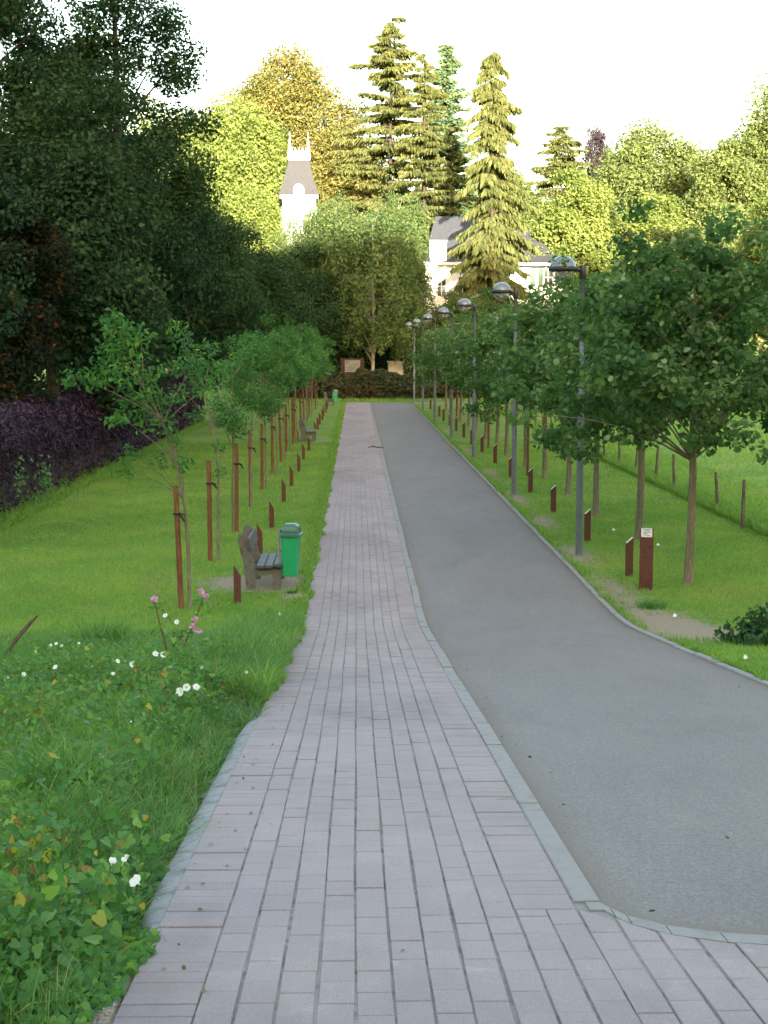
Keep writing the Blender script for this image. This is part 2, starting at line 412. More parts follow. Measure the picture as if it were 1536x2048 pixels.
def paver_mat(name, per_object):
    m, nt, p, out = new_mat(name)
    if per_object:
        oi = nt.nodes.new('ShaderNodeObjectInfo'); t = oi.outputs['Random']
    else:
        at = nt.nodes.new('ShaderNodeAttribute'); at.attribute_name = 'tint'; t = at.outputs['Fac']
    geo = nt.nodes.new('ShaderNodeNewGeometry')
    def pn(scale, det, ro, st=None):
        n = nt.nodes.new('ShaderNodeTexNoise'); n.inputs['Scale'].default_value = scale; n.inputs['Detail'].default_value = det; n.inputs['Roughness'].default_value = ro
        if st:
            mp = nt.nodes.new('ShaderNodeMapping'); mp.inputs['Scale'].default_value = st
            nt.links.new(geo.outputs['Position'], mp.inputs['Vector']); nt.links.new(mp.outputs['Vector'], n.inputs['Vector'])
        else: nt.links.new(geo.outputs['Position'], n.inputs['Vector'])
        return n
    r = ramp_node(nt, [(0,(.292,.240,.232)),(.5,(.302,.250,.241)),(1,(.314,.262,.253))]); nt.links.new(t, r.inputs['Fac'])
    n1 = pn(1.1, 5, .65, (1,.6,1)); n2 = pn(190, 2, .8); n3 = pn(9, 5, .7)
    r1 = ramp_node(nt, [(.3,(.88,.89,.92)),(.7,(1.1,1.08,1.06))]); nt.links.new(n1.outputs['Fac'], r1.inputs['Fac'])
    c = mix(nt, r.outputs['Color'], r1.outputs['Color'], 1.0, 'MULTIPLY')
    r2 = ramp_node(nt, [(.3,(.78,.78,.78)),(.55,(1.03,1.03,1.03)),(.74,(1.35,1.34,1.32))]); nt.links.new(n2.outputs['Fac'], r2.inputs['Fac'])
    c = mix(nt, c, r2.outputs['Color'], 1.0, 'MULTIPLY')
    r3 = ramp_node(nt, [(.60,(0,0,0)),(.80,(.45,.45,.45))]); nt.links.new(n3.outputs['Fac'], r3.inputs['Fac'])
    c = mix(nt, c, (.46,.45,.45), r3.outputs['Color'])
    n6 = pn(.55, 6, .7, (1,.35,1)); r6 = ramp_node(nt, [(.36,(.80,.79,.78)),(.52,(1,1,1)),(.72,(1.07,1.06,1.05))]); nt.links.new(n6.outputs['Fac'], r6.inputs['Fac'])
    c = mix(nt, c, r6.outputs['Color'], 1.0, 'MULTIPLY')
    n7 = pn(2.3, 8, .75, (1,1.6,1)); r7 = ramp_node(nt, [(.665,(0,0,0)),(.71,(.55,.55,.55))]); nt.links.new(n7.outputs['Fac'], r7.inputs['Fac'])
    c = mix(nt, c, (.50,.48,.46), r7.outputs['Color'])
    n8 = pn(3.1, 7, .7); r8 = ramp_node(nt, [(.64,(0,0,0)),(.72,(.4,.4,.4))]); nt.links.new(n8.outputs['Fac'], r8.inputs['Fac'])
    c = mix(nt, c, (.16,.145,.12), r8.outputs['Color'])
    nt.links.new(c, p.inputs['Base Color']); p.inputs['Roughness'].default_value = .85; p.inputs['Specular IOR Level'].default_value = .3
    bump(nt, p, n2.outputs['Fac'], .35, .003)
    return m
M['paver'] = paver_mat('paver', True)
M['paver_field'] = paver_mat('paver_field', False)
M['joint'] = noisy_mat('joint_sand', (.10,.090,.072), (.27,.245,.215), 6, .95, .1, .4, .01, c3=(.185,.175,.135))
M['kerb'] = noisy_mat('kerb_concrete', (.208,.194,.181), (.278,.260,.243), 5, .9, .2, .25, .004, c3=(.243,.227,.212))
M['gravel'] = noisy_mat('gravel', (.14,.125,.10), (.36,.34,.31), 45, .95, .2, .8, .02)

# ------------------------------------------------------------------ ground sheet
def dirt_field(X, Y):
    X = np.asarray(X, float); Y = np.asarray(Y, float)
    d = np.zeros(np.broadcast(X, Y).shape)
    def blob(cx, cy, sx, sy, a):
        return a * np.exp(-((X-cx)/sx)**2 - ((Y-cy)/sy)**2)
    d = d + blob(4.25, 19.4, .75, 2.2, 1.15) + blob(4.05, 23.3, .42, 1.8, .72) + blob(4.0, 27.4, .5, 1.7, .85)
    d = d + blob(4.05, 32.5, .45, 1.8, .85) + blob(4.0, 37.5, .45, 2.2, .8) + blob(4.0, 45, .45, 2.5, .75) + blob(4.0, 55, .4, 4, .75) + blob(4.0, 68, .4, 5, .6)
    d = d + blob(-1.55, 24.0, 1.0, .9, 1.35) + blob(-.85, 22.6, .3, .6, .8) + blob(-1.5, 60.5, 1.0, .9, .9) + blob(-1.4, 97, .9, 1, .9)
    d = d + blob(-.85, 28, .2, 3, .5) + blob(-.8, 20.2, .25, .8, .9) + blob(-.9, 16.5, .2, .5, .8)
    d = d + blob(-1.0, 4.3, .4, .9, 1.3)
    d = d + np.where((X < -.7) & (Y > 5.2) & (Y < 11.8), .7*smooth((X+1.25)/.3), 0)
    return np.clip(d, 0, 1.4)

gx = np.unique(np.concatenate([[-480,-300,-200,-140,-100,-80,-65,-52,-42,-34,-28,-23,-19,-16,-13.5], np.arange(-11.5,-6,.5), np.arange(-6,-.9,.2), [-.85,-.76,-.73,0,1,2,3,3.74,3.78,3.85,3.95], np.arange(4.1,6.1,.2), np.arange(6.5,12.1,.5), [13,15,18,22,27,33,40,50,62,78,100,140,200,300,480]]))
gy = np.unique(np.concatenate([[-480,-300,-200,-140,-110,-90,-75,-62,-52,-44,-38,-32,-26,-21,-17,-14,-11,-8,-5,-2,0,2], np.arange(3,24,.25), np.arange(24,50,.5), np.arange(50,103,1.5), [103.15,103.3,104.5,107,110,115,122,130,140,155,175,200,250,330,450,600]]))
XX, YY = np.meshgrid(gx, gy)
ZZ = ground(XX, YY)
ZZ = np.where(in_path(XX, YY), ramp(YY) - 0.07, ZZ + 0.0)
nx, ny = len(gx), len(gy)
idx = np.arange(nx*ny).reshape(ny, nx)
gmb = MB()
gmb.add(np.stack([XX, YY, ZZ], -1).reshape(-1, 3), np.stack([idx[:-1,:-1], idx[:-1,1:], idx[1:,1:], idx[1:,:-1]], -1).reshape(-1, 4))
lawn = gmb.build('lawn', M['turf'], smooth_shade=True)
da = lawn.data.attributes.new('dirt', 'FLOAT', 'POINT')
da.data.foreach_set('value', dirt_field(XX, YY).astype(np.float32).ravel())
tag(lawn, 'green mown lawn and rough field either side of the road', kind='structure')

# ------------------------------------------------------------------ asphalt road
YC_X = np.array([.955,.966,.985,1.03,1.15,1.33,1.5,1.8,2.5,3.2,3.9])
YC_Y = np.array([5.95,5.74,5.63,5.52,5.38,5.28,5.235,5.17,5.06,5.0,4.97])
def yc(x): return np.interp(x, YC_X, YC_Y)
rx_ = np.concatenate([[.966,.985,1.03,1.15,1.33,1.5,1.8,2.1,2.5,2.9,3.3,3.55,3.655]])
tt = np.concatenate([np.linspace(0,.2,90)[:-1], np.linspace(.2,1,140)])
RX, TT = np.meshgrid(rx_, tt)
RY = yc(RX)*(1-TT) + 103.0*TT
RZ = ramp(RY) - 0.012
idx = np.arange(RX.size).reshape(RX.shape)
amb = MB(); amb.add(np.stack([RX,RY,RZ],-1).reshape(-1,3), np.stack([idx[:-1,:-1],idx[:-1,1:],idx[1:,1:],idx[1:,:-1]],-1).reshape(-1,4))
road = amb.build('road', M['asphalt'], smooth_shade=True)
ea = road.data.attributes.new('edge', 'FLOAT', 'POINT')
edge = np.maximum(np.maximum(smooth(1-(RX-.966)/.14), smooth(1-(3.655-RX)/.2)), smooth(1-(RY-yc(RX))/.28))
ea.data.foreach_set('value', (edge*1.1).astype(np.float32).ravel())
tag(road, 'grey asphalt road running straight to the trees', kind='structure')
# the road's turn to the right at the far end
smb = MB()
smb.add([(3.78,99.6,.012),(4.6,99.9,.012),(16,100.4,.012),(16,103.4,.012),(3.78,103.2,.012)], [(0,1,2,3,4)])
sr = smb.build('side_road', M['asphalt']); tag(sr, 'asphalt turn-off past the last lamps', kind='structure')

# ------------------------------------------------------------------ footpath of concrete pavers
SL = math.atan(0.111)
rng = np.random.default_rng(5)
path_z = lambda y: float(ramp(y))
pb = MB()
ys = np.concatenate([np.arange(2.0, 26, .5), np.arange(26, 103.1, 2.5), [103.0]])
for a, b in zip(ys[:-1], ys[1:]):
    x1 = .86
    pb.add([(-.742,a,ramp(a)-.0065),(x1,a,ramp(a)-.0065),(x1,b,ramp(b)-.0065),(-.742,b,ramp(b)-.0065)], [(0,1,2,3)])
pxs = [.86,.90,.966,.985,1.03,1.15,1.33,1.5,1.8,2.5,3.2,3.78]
for a, b in zip(pxs[:-1], pxs[1:]):
    pb.add([(a,2,ramp(2)-.0065),(b,2,ramp(2)-.0065),(b,yc(b)-.02,ramp(yc(b)-.02)-.0065),(a,yc(a)-.02,ramp(yc(a)-.02)-.0065)], [(0,1,2,3)])
footpath = pb.build('footpath', M['joint'])
tag(footpath, 'pale pinkish paved path beside the asphalt road', kind='structure')

def paver_geo(lx, ly, h=.06, b=.0024, cuts=None):
    """local coordinates, top at z=0; cuts = slanted far end (dy at left, dy at right)"""
    x, y = lx/2, ly/2
    dl, dr = cuts if cuts else (0, 0)
    bot = [(-x,-y,-h),(x,-y,-h),(x,y+dr,-h),(-x,y+dl,-h)]
    mid = [(p[0],p[1],-b) for p in bot]
    top = [(-x+b,-y+b,0),(x-b,-y+b,0),(x-b,y+dr-b,0),(-x+b,y+dl-b,0)]
    V = bot+mid+top
    F = []
    for r in (0, 4):
        for i in range(4):
            j = (i+1) % 4; F.append((r+i, r+j, r+4+j, r+4+i))
    F.append((8,9,10,11))
    return np.array(V), F

pieces = []   # (cx, cy, lx, ly, cuts)
PITCH_X = .1233
row_x = [-.5 + PITCH_X*(i+.5) for i in range(9)]
for i, cx in enumerate(row_x):
    y = 2.2 + (.11 if i % 2 else 0) + rng.uniform(-.02,.02)
    while y < 102.9:
        ly = .221
        pieces.append((cx + rng.normal(0,.0004), y+ly/2, PITCH_X-.0092, ly-.0022, None)); y += ly
for (cx, lx, y0) in ((-.6225,.238,2.2), (.7325,.238,5.62)):
    y = y0
    while y < 102.9:
        pieces.append((cx, y+.055, lx, .110-.0024, None)); y += .1103
# rows that run on to the right in front of the asphalt
k = 0
cx = .61 + PITCH_X/2
while cx < 3.75:
    lim_l, lim_r = yc(max(cx-PITCH_X/2,.99))-.135, yc(max(cx+PITCH_X/2,.99))-.135
    if cx < .86: lim_l = lim_r = 5.61
    elif cx < 1.0: lim_l, lim_r = 5.60, min(5.45, lim_r)
    y = 2.2 + (.11 if k % 2 else 0)
    lo = min(lim_l, lim_r)
    while y < lo - .05:
        ly = .221
        if y + ly > lo - .06:
            ly = lo - y
            pieces.append((cx, y+ly/2, PITCH_X-.0092, ly-.004, (lim_l-lo, lim_r-lo))); break
        pieces.append((cx, y+ly/2, PITCH_X-.0092, ly-.0022, None)); y += ly
    cx += PITCH_X; k += 1

def in_view(cx, cy):
    if cy < 4.2: return False
    y_b = 4.25
    return cy > y_b and -.9 < cx < (824/3000*cy*1.02 + .05)
pieces.sort(key=lambda p: p[1])
part_meshes = {}
field = MB(); n_parts = 0
for (cx, cy, lx, ly, cuts) in pieces:
    dz = rng.normal(0, .0016) + .0025*float(wob(cx*3, cy, 1.1, .3)); rz = rng.normal(0, .0035)
    if lx < .15: cx = cx + .0022*math.sin(cy*1.7+cx*9) + .0012*math.sin(cy*3.1+cx*23)
    z0 = path_z(cy) + dz
    sl = math.atan(float(ramp(cy+.05)-ramp(cy-.05))/.1)
    if in_view(cx, cy) and n_parts < 300:
        key = (round(lx,3), round(ly,3), cuts)
        if key not in part_meshes:
            V, F = paver_geo(lx, ly, cuts=cuts)
            b = MB(); b.mixed(V, F); me = b.mesh('paver'); me.materials.append(M['paver']); part_meshes[key] = me
        o = bpy.data.objects.new('paver', part_meshes[key])
        o.location = (cx, cy, z0); o.rotation_euler = (sl + rng.normal(0,.004), rng.normal(0,.004), rz)
        o.parent = footpath
        C.objects.link(o); n_parts += 1
    else:
        V, F = paver_geo(lx, ly, cuts=cuts)
        cr, sr_ = math.cos(sl), math.sin(sl)
        W = np.stack([V[:,0]+cx, V[:,1]*cr - V[:,2]*sr_ + cy, V[:,1]*sr_ + V[:,2]*cr + z0], -1)
        field.mixed(W, F, tint=rng.uniform(0,1))
fo = field.build('paver_field', M['paver_field'], footpath); fo['kind'] = 'stuff'

# kerb stones: flush strip between path and road, and the raised kerb on the far side of the road
mid = empty('flush_kerb', (0,0,0)); tag(mid, 'flush grey concrete strip between the pavers and the asphalt', kind='structure')
rk = empty('road_kerb', (0,0,0)); tag(rk, 'narrow concrete kerb where the asphalt meets the grass', kind='structure')
def kerb_run(parent, x0, x1, y0, y1, up, n_ind):
    y = y0; i = 0; st = MB()
    while y < y1:
        ly = min(1.0, y1-y)
        b = MB() if i < n_ind else st
        seg = 4 if y < 30 else 1
        jit = rng.normal(0,.003); dz = rng.normal(0,.003)
        a_ = y+.004; e_ = y+ly-.004
        yy = np.linspace(a_, e_, seg+1); c = .006
        zz = ramp(yy)+up+dz
        prof = [(x0,-.2),(x0,-c),(x0+c,0),(x1-c,0),(x1,-c),(x1,-.2)]
        V = np.array([[(px+jit, q, zq+pz) for (px, pz) in prof] for q, zq in zip(yy, zz)]).reshape(-1,3)
        F = []
        for s_ in range(seg):
            for k_ in range(5): F.append((s_*6+k_, s_*6+k_+1, s_*6+6+k_+1, s_*6+6+k_))
        F.append(tuple(range(5,-1,-1))); F.append(tuple(seg*6+k_ for k_ in range(6)))
        b.mixed(V, F, tint=rng.uniform(0,1))
        if i < n_ind: fix_normals(b.build('kerb_stone', M['kerb'], parent))
        y += ly; i += 1
    if st.n:
        o = fix_normals(st.build('kerb_stones', M['kerb'], parent)); o['kind'] = 'stuff'
kerb_run(mid, .858, .964, 5.72, 103.0, .002, 45)
kerb_run(rk, 3.66, 3.742, 5.0, 99.5, .012, 50)
# curved piece round the corner of the asphalt
cx_ = np.array([.90,.985,1.03,1.15,1.33,1.5,1.8,2.5,3.2,3.77])
for a in range(len(cx_)-1):
    b = MB(); n = 4; xs = np.linspace(cx_[a]+.002, cx_[a+1]-.002, n)
    up_ = yc(np.maximum(xs, .968)) - .006; lo_ = up_ - .125 + .03*smooth((xs-1.2)/1.0)
    V = []; F = []
    for x_, u_, l_ in zip(xs, up_, lo_):
        l_ = min(l_, 5.705); u_ = min(u_, 5.712)
        V += [(x_, l_, ramp(l_)+.001), (x_, u_, ramp(u_)+.001), (x_, u_, ramp(u_)-.1), (x_, l_, ramp(l_)-.1)]
    for s_ in range(n-1):
        for k_ in range(4): F.append((s_*4+k_, s_*4+(k_+1) % 4, s_*4+4+(k_+1) % 4, s_*4+4+k_))
    F += [(3,2,1,0), tuple((n-1)*4+k_ for k_ in range(4))]
    b.mixed(V, F); fix_normals(b.build('kerb_stone', M['kerb'], mid))

# concrete haunch along the path edge above the bank
hb = MB()
hy = np.linspace(5.3, 11.9, 16)
wd = .135*np.clip(np.minimum((hy-5.2)/.6, (12.0-hy)/1.2), 0.05, 1)
for i in range(len(hy)-1):
    a, b = hy[i], hy[i+1]; za, zb = ramp(a), ramp(b)
    hb.add([(-.746,a,za-.012),(-.746,b,zb-.012),(-.746-wd[i+1]*.6,b,zb-.025),(-.746-wd[i]*.6,a,za-.025),(-.746-wd[i+1],b,zb-.10),(-.746-wd[i],a,za-.10)], [(0,1,2,3),(3,2,4,5)])
ho = fix_normals(hb.build('concrete_edge', M['concrete'], smooth_shade=True)); tag(ho, 'sloping concrete strip along the paver edge above the weeds', kind='structure')

# ------------------------------------------------------------------ leaf and blade builders
KITE = np.array([(0,0),(.42,.5),(1,0),(.42,-.5)])
OVAL = np.array([(0,0),(.3,.45),(.7,.42),(1,0),(.7,-.42),(.3,-.45)])
HEART = np.array([(.10,0),(-.05,.26),(.14,.50),(.55,.36),(1,0),(.55,-.36),(.14,-.50),(-.05,-.26)])
ROUND = np.array([(.06,0),(0,.28),(.3,.52),(.68,.42),(1,0),(.68,-.42),(.3,-.52),(0,-.28)])

def norm(a): return a/(np.linalg.norm(a, axis=-1, keepdims=True)+1e-9)

def leaves(mb, rng, P, L, N, tint, tmpl=KITE, ar=.6, T=None, fold=.25):
    P = np.asarray(P, float); n = len(P)
    if n == 0: return
    L = np.broadcast_to(np.asarray(L, float), (n,))
    N = norm(np.asarray(N, float))
    if T is None: T = rng.normal(size=(n,3))
    T = norm(T - (T*N).sum(1, keepdims=True)*N)
    B = np.cross(N, T)
    u = tmpl[:,0][None,:,None]; v = tmpl[:,1][None,:,None]
    k = len(tmpl)
    V = P[:,None,:] + L[:,None,None]*((u-.5)*T[:,None,:] + ar*v*B[:,None,:] + fold*ar*np.abs(v)*N[:,None,:])
    mb.add(V.reshape(-1,3), np.arange(n*k).reshape(n,k), tint)

def blades(mb, rng, P, L, W, lean, tint, segs=3):
    n = len(P); L = np.broadcast_to(L,(n,)); W = np.broadcast_to(W,(n,))
    a = rng.uniform(0, 2*math.pi, n); d = np.stack([np.cos(a), np.sin(a), np.zeros(n)], -1)
    b = rng.uniform(0, 2*math.pi, n); w = np.stack([np.cos(b), np.sin(b), np.zeros(n)], -1)
    lean = np.broadcast_to(lean,(n,))
    if segs == 1:
        tip = P + d*(L*lean)[:,None] + np.array([0,0,1])*(L*np.sqrt(np.clip(1-lean**2*.6,.1,1)))[:,None]
        V = np.stack([P - w*W[:,None]/2, P + w*W[:,None]/2, tip], 1)
        mb.add(V.reshape(-1,3), np.arange(n*3).reshape(n,3), tint); return
    rows = []
    for i in range(segs):
        t = i/segs
        c = P + d*(L*lean*t*t)[:,None] + np.array([0,0,1])*(L*(t - .45*lean*t*t))[:,None]
        ww = W*(1-.35*t)
        rows += [c - w*ww[:,None]/2, c + w*ww[:,None]/2]
    tip = P + d*(L*lean)[:,None] + np.array([0,0,1])*(L*(1-.45*lean))[:,None]
    V = np.stack(rows+[tip], 1); k = 2*segs+1
    base = np.arange(n)[:,None]*k
    fq = [base + np.array([[2*i, 2*i+1, 2*i+3, 2*i+2]]) for i in range(segs-1)]
    n0 = mb.n
    mb.add(V.reshape(-1,3), np.concatenate(fq), np.tile(tint, segs-1) if np.ndim(tint) else tint)
    ft = base + np.array([[2*segs-2, 2*segs-1, 2*segs]])
    mb.F.setdefault(3, []).append(ft + n0); mb.T.setdefault(3, []).append(np.broadcast_to(tint,(n,)).astype(float)); mb.M.setdefault(3, []).append(np.zeros(n,int))

# ------------------------------------------------------------------ lawn grass
def lawn_grass(name, x0, x1, y0, y1, dens, L, W, label, seed, keep=None, matk='grass'):
    r = np.random.default_rng(seed)
    n = int((x1-x0)*(y1-y0)*dens)
    X = r.uniform(x0,x1,n); Y = r.uniform(y0,y1,n)
    k = r.uniform(0,1,n) > dirt_field(X,Y)*1.1
    k &= ~in_path(X-.0, Y)
    k &= (X > -.255*Y-2.2) & (X < .285*Y+2.6)
    if keep is not None: k &= keep(X,Y)
    X, Y = X[k], Y[k]
    P = np.stack([X,Y,ground(X,Y)-.004],-1); n = len(P)
    t = np.clip(.50+.26*wob(X,Y,.8,1.0)+.30*wob(X*.6,Y*.35,.7,2.4)+r.normal(0,.2,n),0,.93); t = np.where(r.uniform(0,1,n)<.03+.35*(wob(X,Y,1.3,3.1)>.45), r.uniform(.9,1.0,n), t)
    return P, L*r.uniform(.6,1.4,n), W*r.uniform(.7,1.3,n), r.uniform(.1,.75,n), t, r

grass_mb = MB()
def in_bank(X, Y): return (X < -.74) & (Y < 17.0 + 1.2*wob(X,Y,.5)) & (X > -.252*Y-1.6)
for (x0,x1,y0,y1,dn,L,W) in ((-8.2,-.72,8,24,1500,.05,.011),(-8,-.72,24,36,900,.05,.013),(-9,-.72,36,60,320,.055,.02),
                             (3.77,9.5,6,24,1400,.05,.011),(3.77,10,24,36,900,.05,.013),(3.77,11,36,60,320,.055,.02)):
    P,L_,W_,le,t,r = lawn_grass('g',x0,x1,y0,y1,dn,L,W,'',int(y0*7+x1), keep=lambda X,Y: ~in_bank(X,Y))
    blades(grass_mb, r, P, L_, W_, le, t, 1)
g = grass_mb.build('grass', LM['grass']); tag(g, 'short green lawn grass along both sides of the road', 'grass', kind='stuff')

# ragged longer grass at the edges of the paving and under the fence
eg = MB(); r = np.random.default_rng(77)
def strip(xc, xs, y0, y1, n, L, W, mod=None):
    Y = r.uniform(y0,y1,n)**1.0; X = xc + np.abs(r.normal(0,xs,n))*(-1 if xc < 0 else 1)
    k = r.uniform(0,1,n) > dirt_field(X,Y)*.8
    if mod is not None: k &= mod(X,Y)
    X,Y = X[k],Y[k]; n = len(X)
    X = X + (.10*np.maximum(0,wob(X*0,Y,1.6,.4)) + .05*np.maximum(0, wob(X*0,Y,5,2)))*(1 if xc < 0 else -1)*(1 if abs(xc) < 4 else 0)
    z = np.where(in_path(X,Y), ramp(Y), ground(X,Y))
    blades(eg, r, np.stack([X,Y,z-.003],-1), L*r.uniform(.5,1.5,n), W*r.uniform(.7,1.3,n), r.uniform(.3,.95,n), np.clip(r.normal(.45,.22,n),0,1), 2)
strip(-.75,.10,12,24,12000,.10,.010); strip(-.74,.12,24,45,9000,.10,.014); strip(-.74,.14,45,102,6000,.12,.025)
strip(3.775,.07,12,26,4000,.07,.009, lambda X,Y: wob(X*0,Y,1.1)>-.2); strip(3.775,.10,26,60,4000,.08,.016); strip(3.775,.1,60,99,2500,.09,.03)
strip(8.2,.5,24,60,16000,.28,.018); strip(8.2,.6,60,100,5000,.3,.04)
strip(-7.3,.25,28,76,7000,.18,.025)
o = eg.build('edge_grass', LM['grass']); tag(o, 'longer ragged grass along the path edge and fence line', 'grass', kind='stuff')
# field grass beyond the fence and verge at the far end
fg = MB(); n = 26000
X = r.uniform(8.6,24,n); Y = r.uniform(28,100,n); k = (X < .285*Y+1); X,Y = X[k],Y[k]; n = len(X)
blades(fg, r, np.stack([X,Y,ground(X,Y)-.01],-1), .2*r.uniform(.5,1.5,n), .03*r.uniform(.6,1.4,n), r.uniform(.2,.8,n), np.clip(.5+.3*wob(X,Y,.3)+r.normal(0,.15,n),0,.95), 1)
n = 9000; X = r.uniform(-6,14,n); Y = 103.3+np.abs(r.normal(0,1.3,n))
blades(fg, r, np.stack([X,Y,ground(X,Y)],-1), .22*r.uniform(.4,1.5,n), .035, r.uniform(.2,.8,n), np.clip(r.normal(.5,.2,n),0,.95), 1)
o = fg.build('meadow_grass', LM['grass']); tag(o, 'rough meadow grass beyond the wire fence and at the road end', 'grass', kind='stuff')

# ------------------------------------------------------------------ trees
def up_n(rng, n, outward, a=.6, b=.5, c=.6):
    return a*outward + np.array([0,0,b]) + c*rng.normal(size=(n,3))

def fill_clumps(mb, rng, cen, rad, nl, L, tmpl=KITE, ar=.6, flat=.75, jit=.35, tbase=.5, tsd=.22, center=None, tmax=1.0):
    """leaves around each clump centre"""
    cen = np.asarray(cen, float); m = len(cen)
    rad = np.broadcast_to(rad,(m,)); nl = np.broadcast_to(nl,(m,)).astype(int)
    ci = np.repeat(np.arange(m), nl); n = len(ci)
    d = norm(rng.normal(size=(n,3))); rr = rng.uniform(0,1,n)**.45
    P = cen[ci] + d*(rad[ci]*rr)[:,None]*np.array([1,1,flat])
    out = d if center is None else norm(P-np.asarray(center))*.5 + d*.5
    t = np.clip(tbase + rng.normal(0,tsd*.7,m)[ci] + rng.normal(0,tsd,n), 0, tmax)
    leaves(mb, rng, P, L*rng.uniform(.65,1.35,n), up_n(rng,n,out), t, tmpl, ar)

def crown_points(rng, n, rx, ry, rz, shell=.5, lobes=.2):
    d = norm(rng.normal(size=(n*3,3))); d = d[d[:,2] > -.75][:n]
    p = rng.uniform(0,6,3)
    k = 1 + lobes*np.sin(3*d[:,0]+p[0])*np.sin(2.6*d[:,1]+p[1]) + lobes*.7*np.sin(5*d[:,2]+p[2]+2*d[:,0])
    rr = (shell + (1-shell)*rng.uniform(0,1,len(d))**.6)*k
    return d*rr[:,None]*np.array([rx,ry,rz])

def limb(tb, rng, a, b, r0, r1, sag=.12, sides=5):
    a = np.asarray(a,float); b = np.asarray(b,float); t = np.linspace(0,1,6)[:,None]
    ln = np.linalg.norm(b-a)
    mid = rng.normal(0,sag*ln*.35,3) + np.array([0,0,sag*ln])
    pts = a*(1-t) + b*t + 4*t*(1-t)*mid*.6
    tb.tube(pts, np.linspace(r0,r1,6), sides, caps=False)

CACHE = {}
def broadleaf(key, seed, H, base, rx, rz, ncl, nl, L, tr, cl_r=.24, shell=.5, lobes=.2, ar=.62, nlimb=22, tmpl=KITE, flat=.75, top_narrow=0.0, tsd=.2):
    """returns (trunk mesh, crown mesh)"""
    if key in CACHE: return CACHE[key]
    rng = np.random.default_rng(seed)
    cz = (H+base)/2; 
    cen = crown_points(rng, ncl, rx, rx, rz, shell, lobes)
    if top_narrow: 
        s = 1 - top_narrow*np.clip(cen[:,2]/rz,-1,1); cen[:,:2] *= s[:,None]
    cen[:,2] += cz
    cm = MB()
    rad = rx*cl_r*rng.uniform(.7,1.35,len(cen))
    fill_clumps(cm, rng, cen, rad, (nl*(rad/(rx*cl_r))**2), L, tmpl, ar, flat, center=(0,0,cz), tsd=tsd)
    tm = MB()
    zs = np.linspace(-.3, H*.86, 9)
    wx = np.cumsum(rng.normal(0,.02*H/9,9)); wy = np.cumsum(rng.normal(0,.02*H/9,9)); wx -= wx[1]; wy -= wy[1]
    tp = np.stack([wx,wy,zs],-1); rr = tr*np.array([1.35,1.0,.9,.8,.68,.54,.4,.26,.12])
    tm.tube(tp, rr, 9)
    for i in rng.choice(len(cen), min(nlimb,len(cen)), replace=False):
        c = cen[i]; za = np.clip(c[2] - .55*np.hypot(c[0],c[1]) - .1*H*rng.uniform(.2,1), base*.75, H*.8)
        a = np.array([np.interp(za,zs,wx), np.interp(za,zs,wy), za]); r0 = np.interp(za,zs,rr)*.36
        limb(tm, rng, a, c, r0, max(r0*.15,.012))
    CACHE[key] = (tm.mesh('trunk', True), cm.mesh('crown'))
    return CACHE[key]

def spruce(key, seed, H, base, rmax, step, L, W, dens=1.0, droop=.35, tr=.35, hang=.8, gap=.15, power=.85):
    if key in CACHE: return CACHE[key]
    rng = np.random.default_rng(seed); cm = MB(); tm = MB()
    zs = np.linspace(-.3,H,10); tm.tube(np.stack([0*zs,0*zs,zs],-1), np.linspace(tr,.03,10), 8)
    z = base; Ps=[]; Ns=[]; Ts=[]; Ls=[]; tn=[]
    while z < H-.15:
        f = (H-z)/(H-base); reach = rmax*(f**power)*(.9 if f < .9 else .75) + .12
        nb = rng.integers(5,9)
        a0 = rng.uniform(0,6.28)
        for b in range(nb):
            if rng.uniform() < gap: continue
            a = a0 + 6.28*b/nb + rng.normal(0,.25); ln = reach*rng.uniform(.5,1.2)*(1+.18*math.sin(2*a+z*.7))
            d = np.array([math.cos(a),math.sin(a),0])
            t = np.linspace(0,1,6); dz = ln*(.22*t - droop*1.6*t*t + .12*t**4)
            pts = np.stack([d[0]*ln*t, d[1]*ln*t, z+rng.normal(0,.42*step)+dz],-1)
            tm.tube(pts, np.linspace(.05+.012*ln,.012,6), 4, caps=False)
            n = int(dens*(8+ 20*ln))
            tt = rng.uniform(.06,1,n)**.85
            P = np.stack([np.interp(tt,t,pts[:,i]) for i in range(3)],-1)
            side = np.cross(d,[0,0,1]); w = rng.normal(0,.16*ln*.6+.05,n)*(1-.5*tt)
            P = P + side[None,:]*w[:,None]
            l_ = L*rng.uniform(.6,1.4,n)
            dirn = d[None,:]*rng.uniform(.0,.9,n)[:,None] + side[None,:]*(np.sign(w)*rng.uniform(.1,.6,n))[:,None] + np.array([0,0,-1])*(hang*rng.uniform(.3,1.3,n))[:,None]
            dirn = norm(dirn)
            Ps.append(P + dirn*(l_*.45)[:,None]); Ts.append(dirn); Ls.append(l_)
            nn = norm(np.cross(dirn, rng.normal(size=(n,3)))); Ns.append(nn)
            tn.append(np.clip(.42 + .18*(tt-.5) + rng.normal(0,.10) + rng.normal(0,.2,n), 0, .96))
        z += step*rng.uniform(.7,1.3)*(1.0 if f > .25 else .75)
    P=np.concatenate(Ps); t=np.concatenate(tn); t=np.where(rng.uniform(0,1,len(P))<.035,1.0,t)
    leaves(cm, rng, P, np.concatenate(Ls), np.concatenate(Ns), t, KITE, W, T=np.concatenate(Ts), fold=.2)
    CACHE[key] = (tm.mesh('trunk', True), cm.mesh('crown'))
    return CACHE[key]

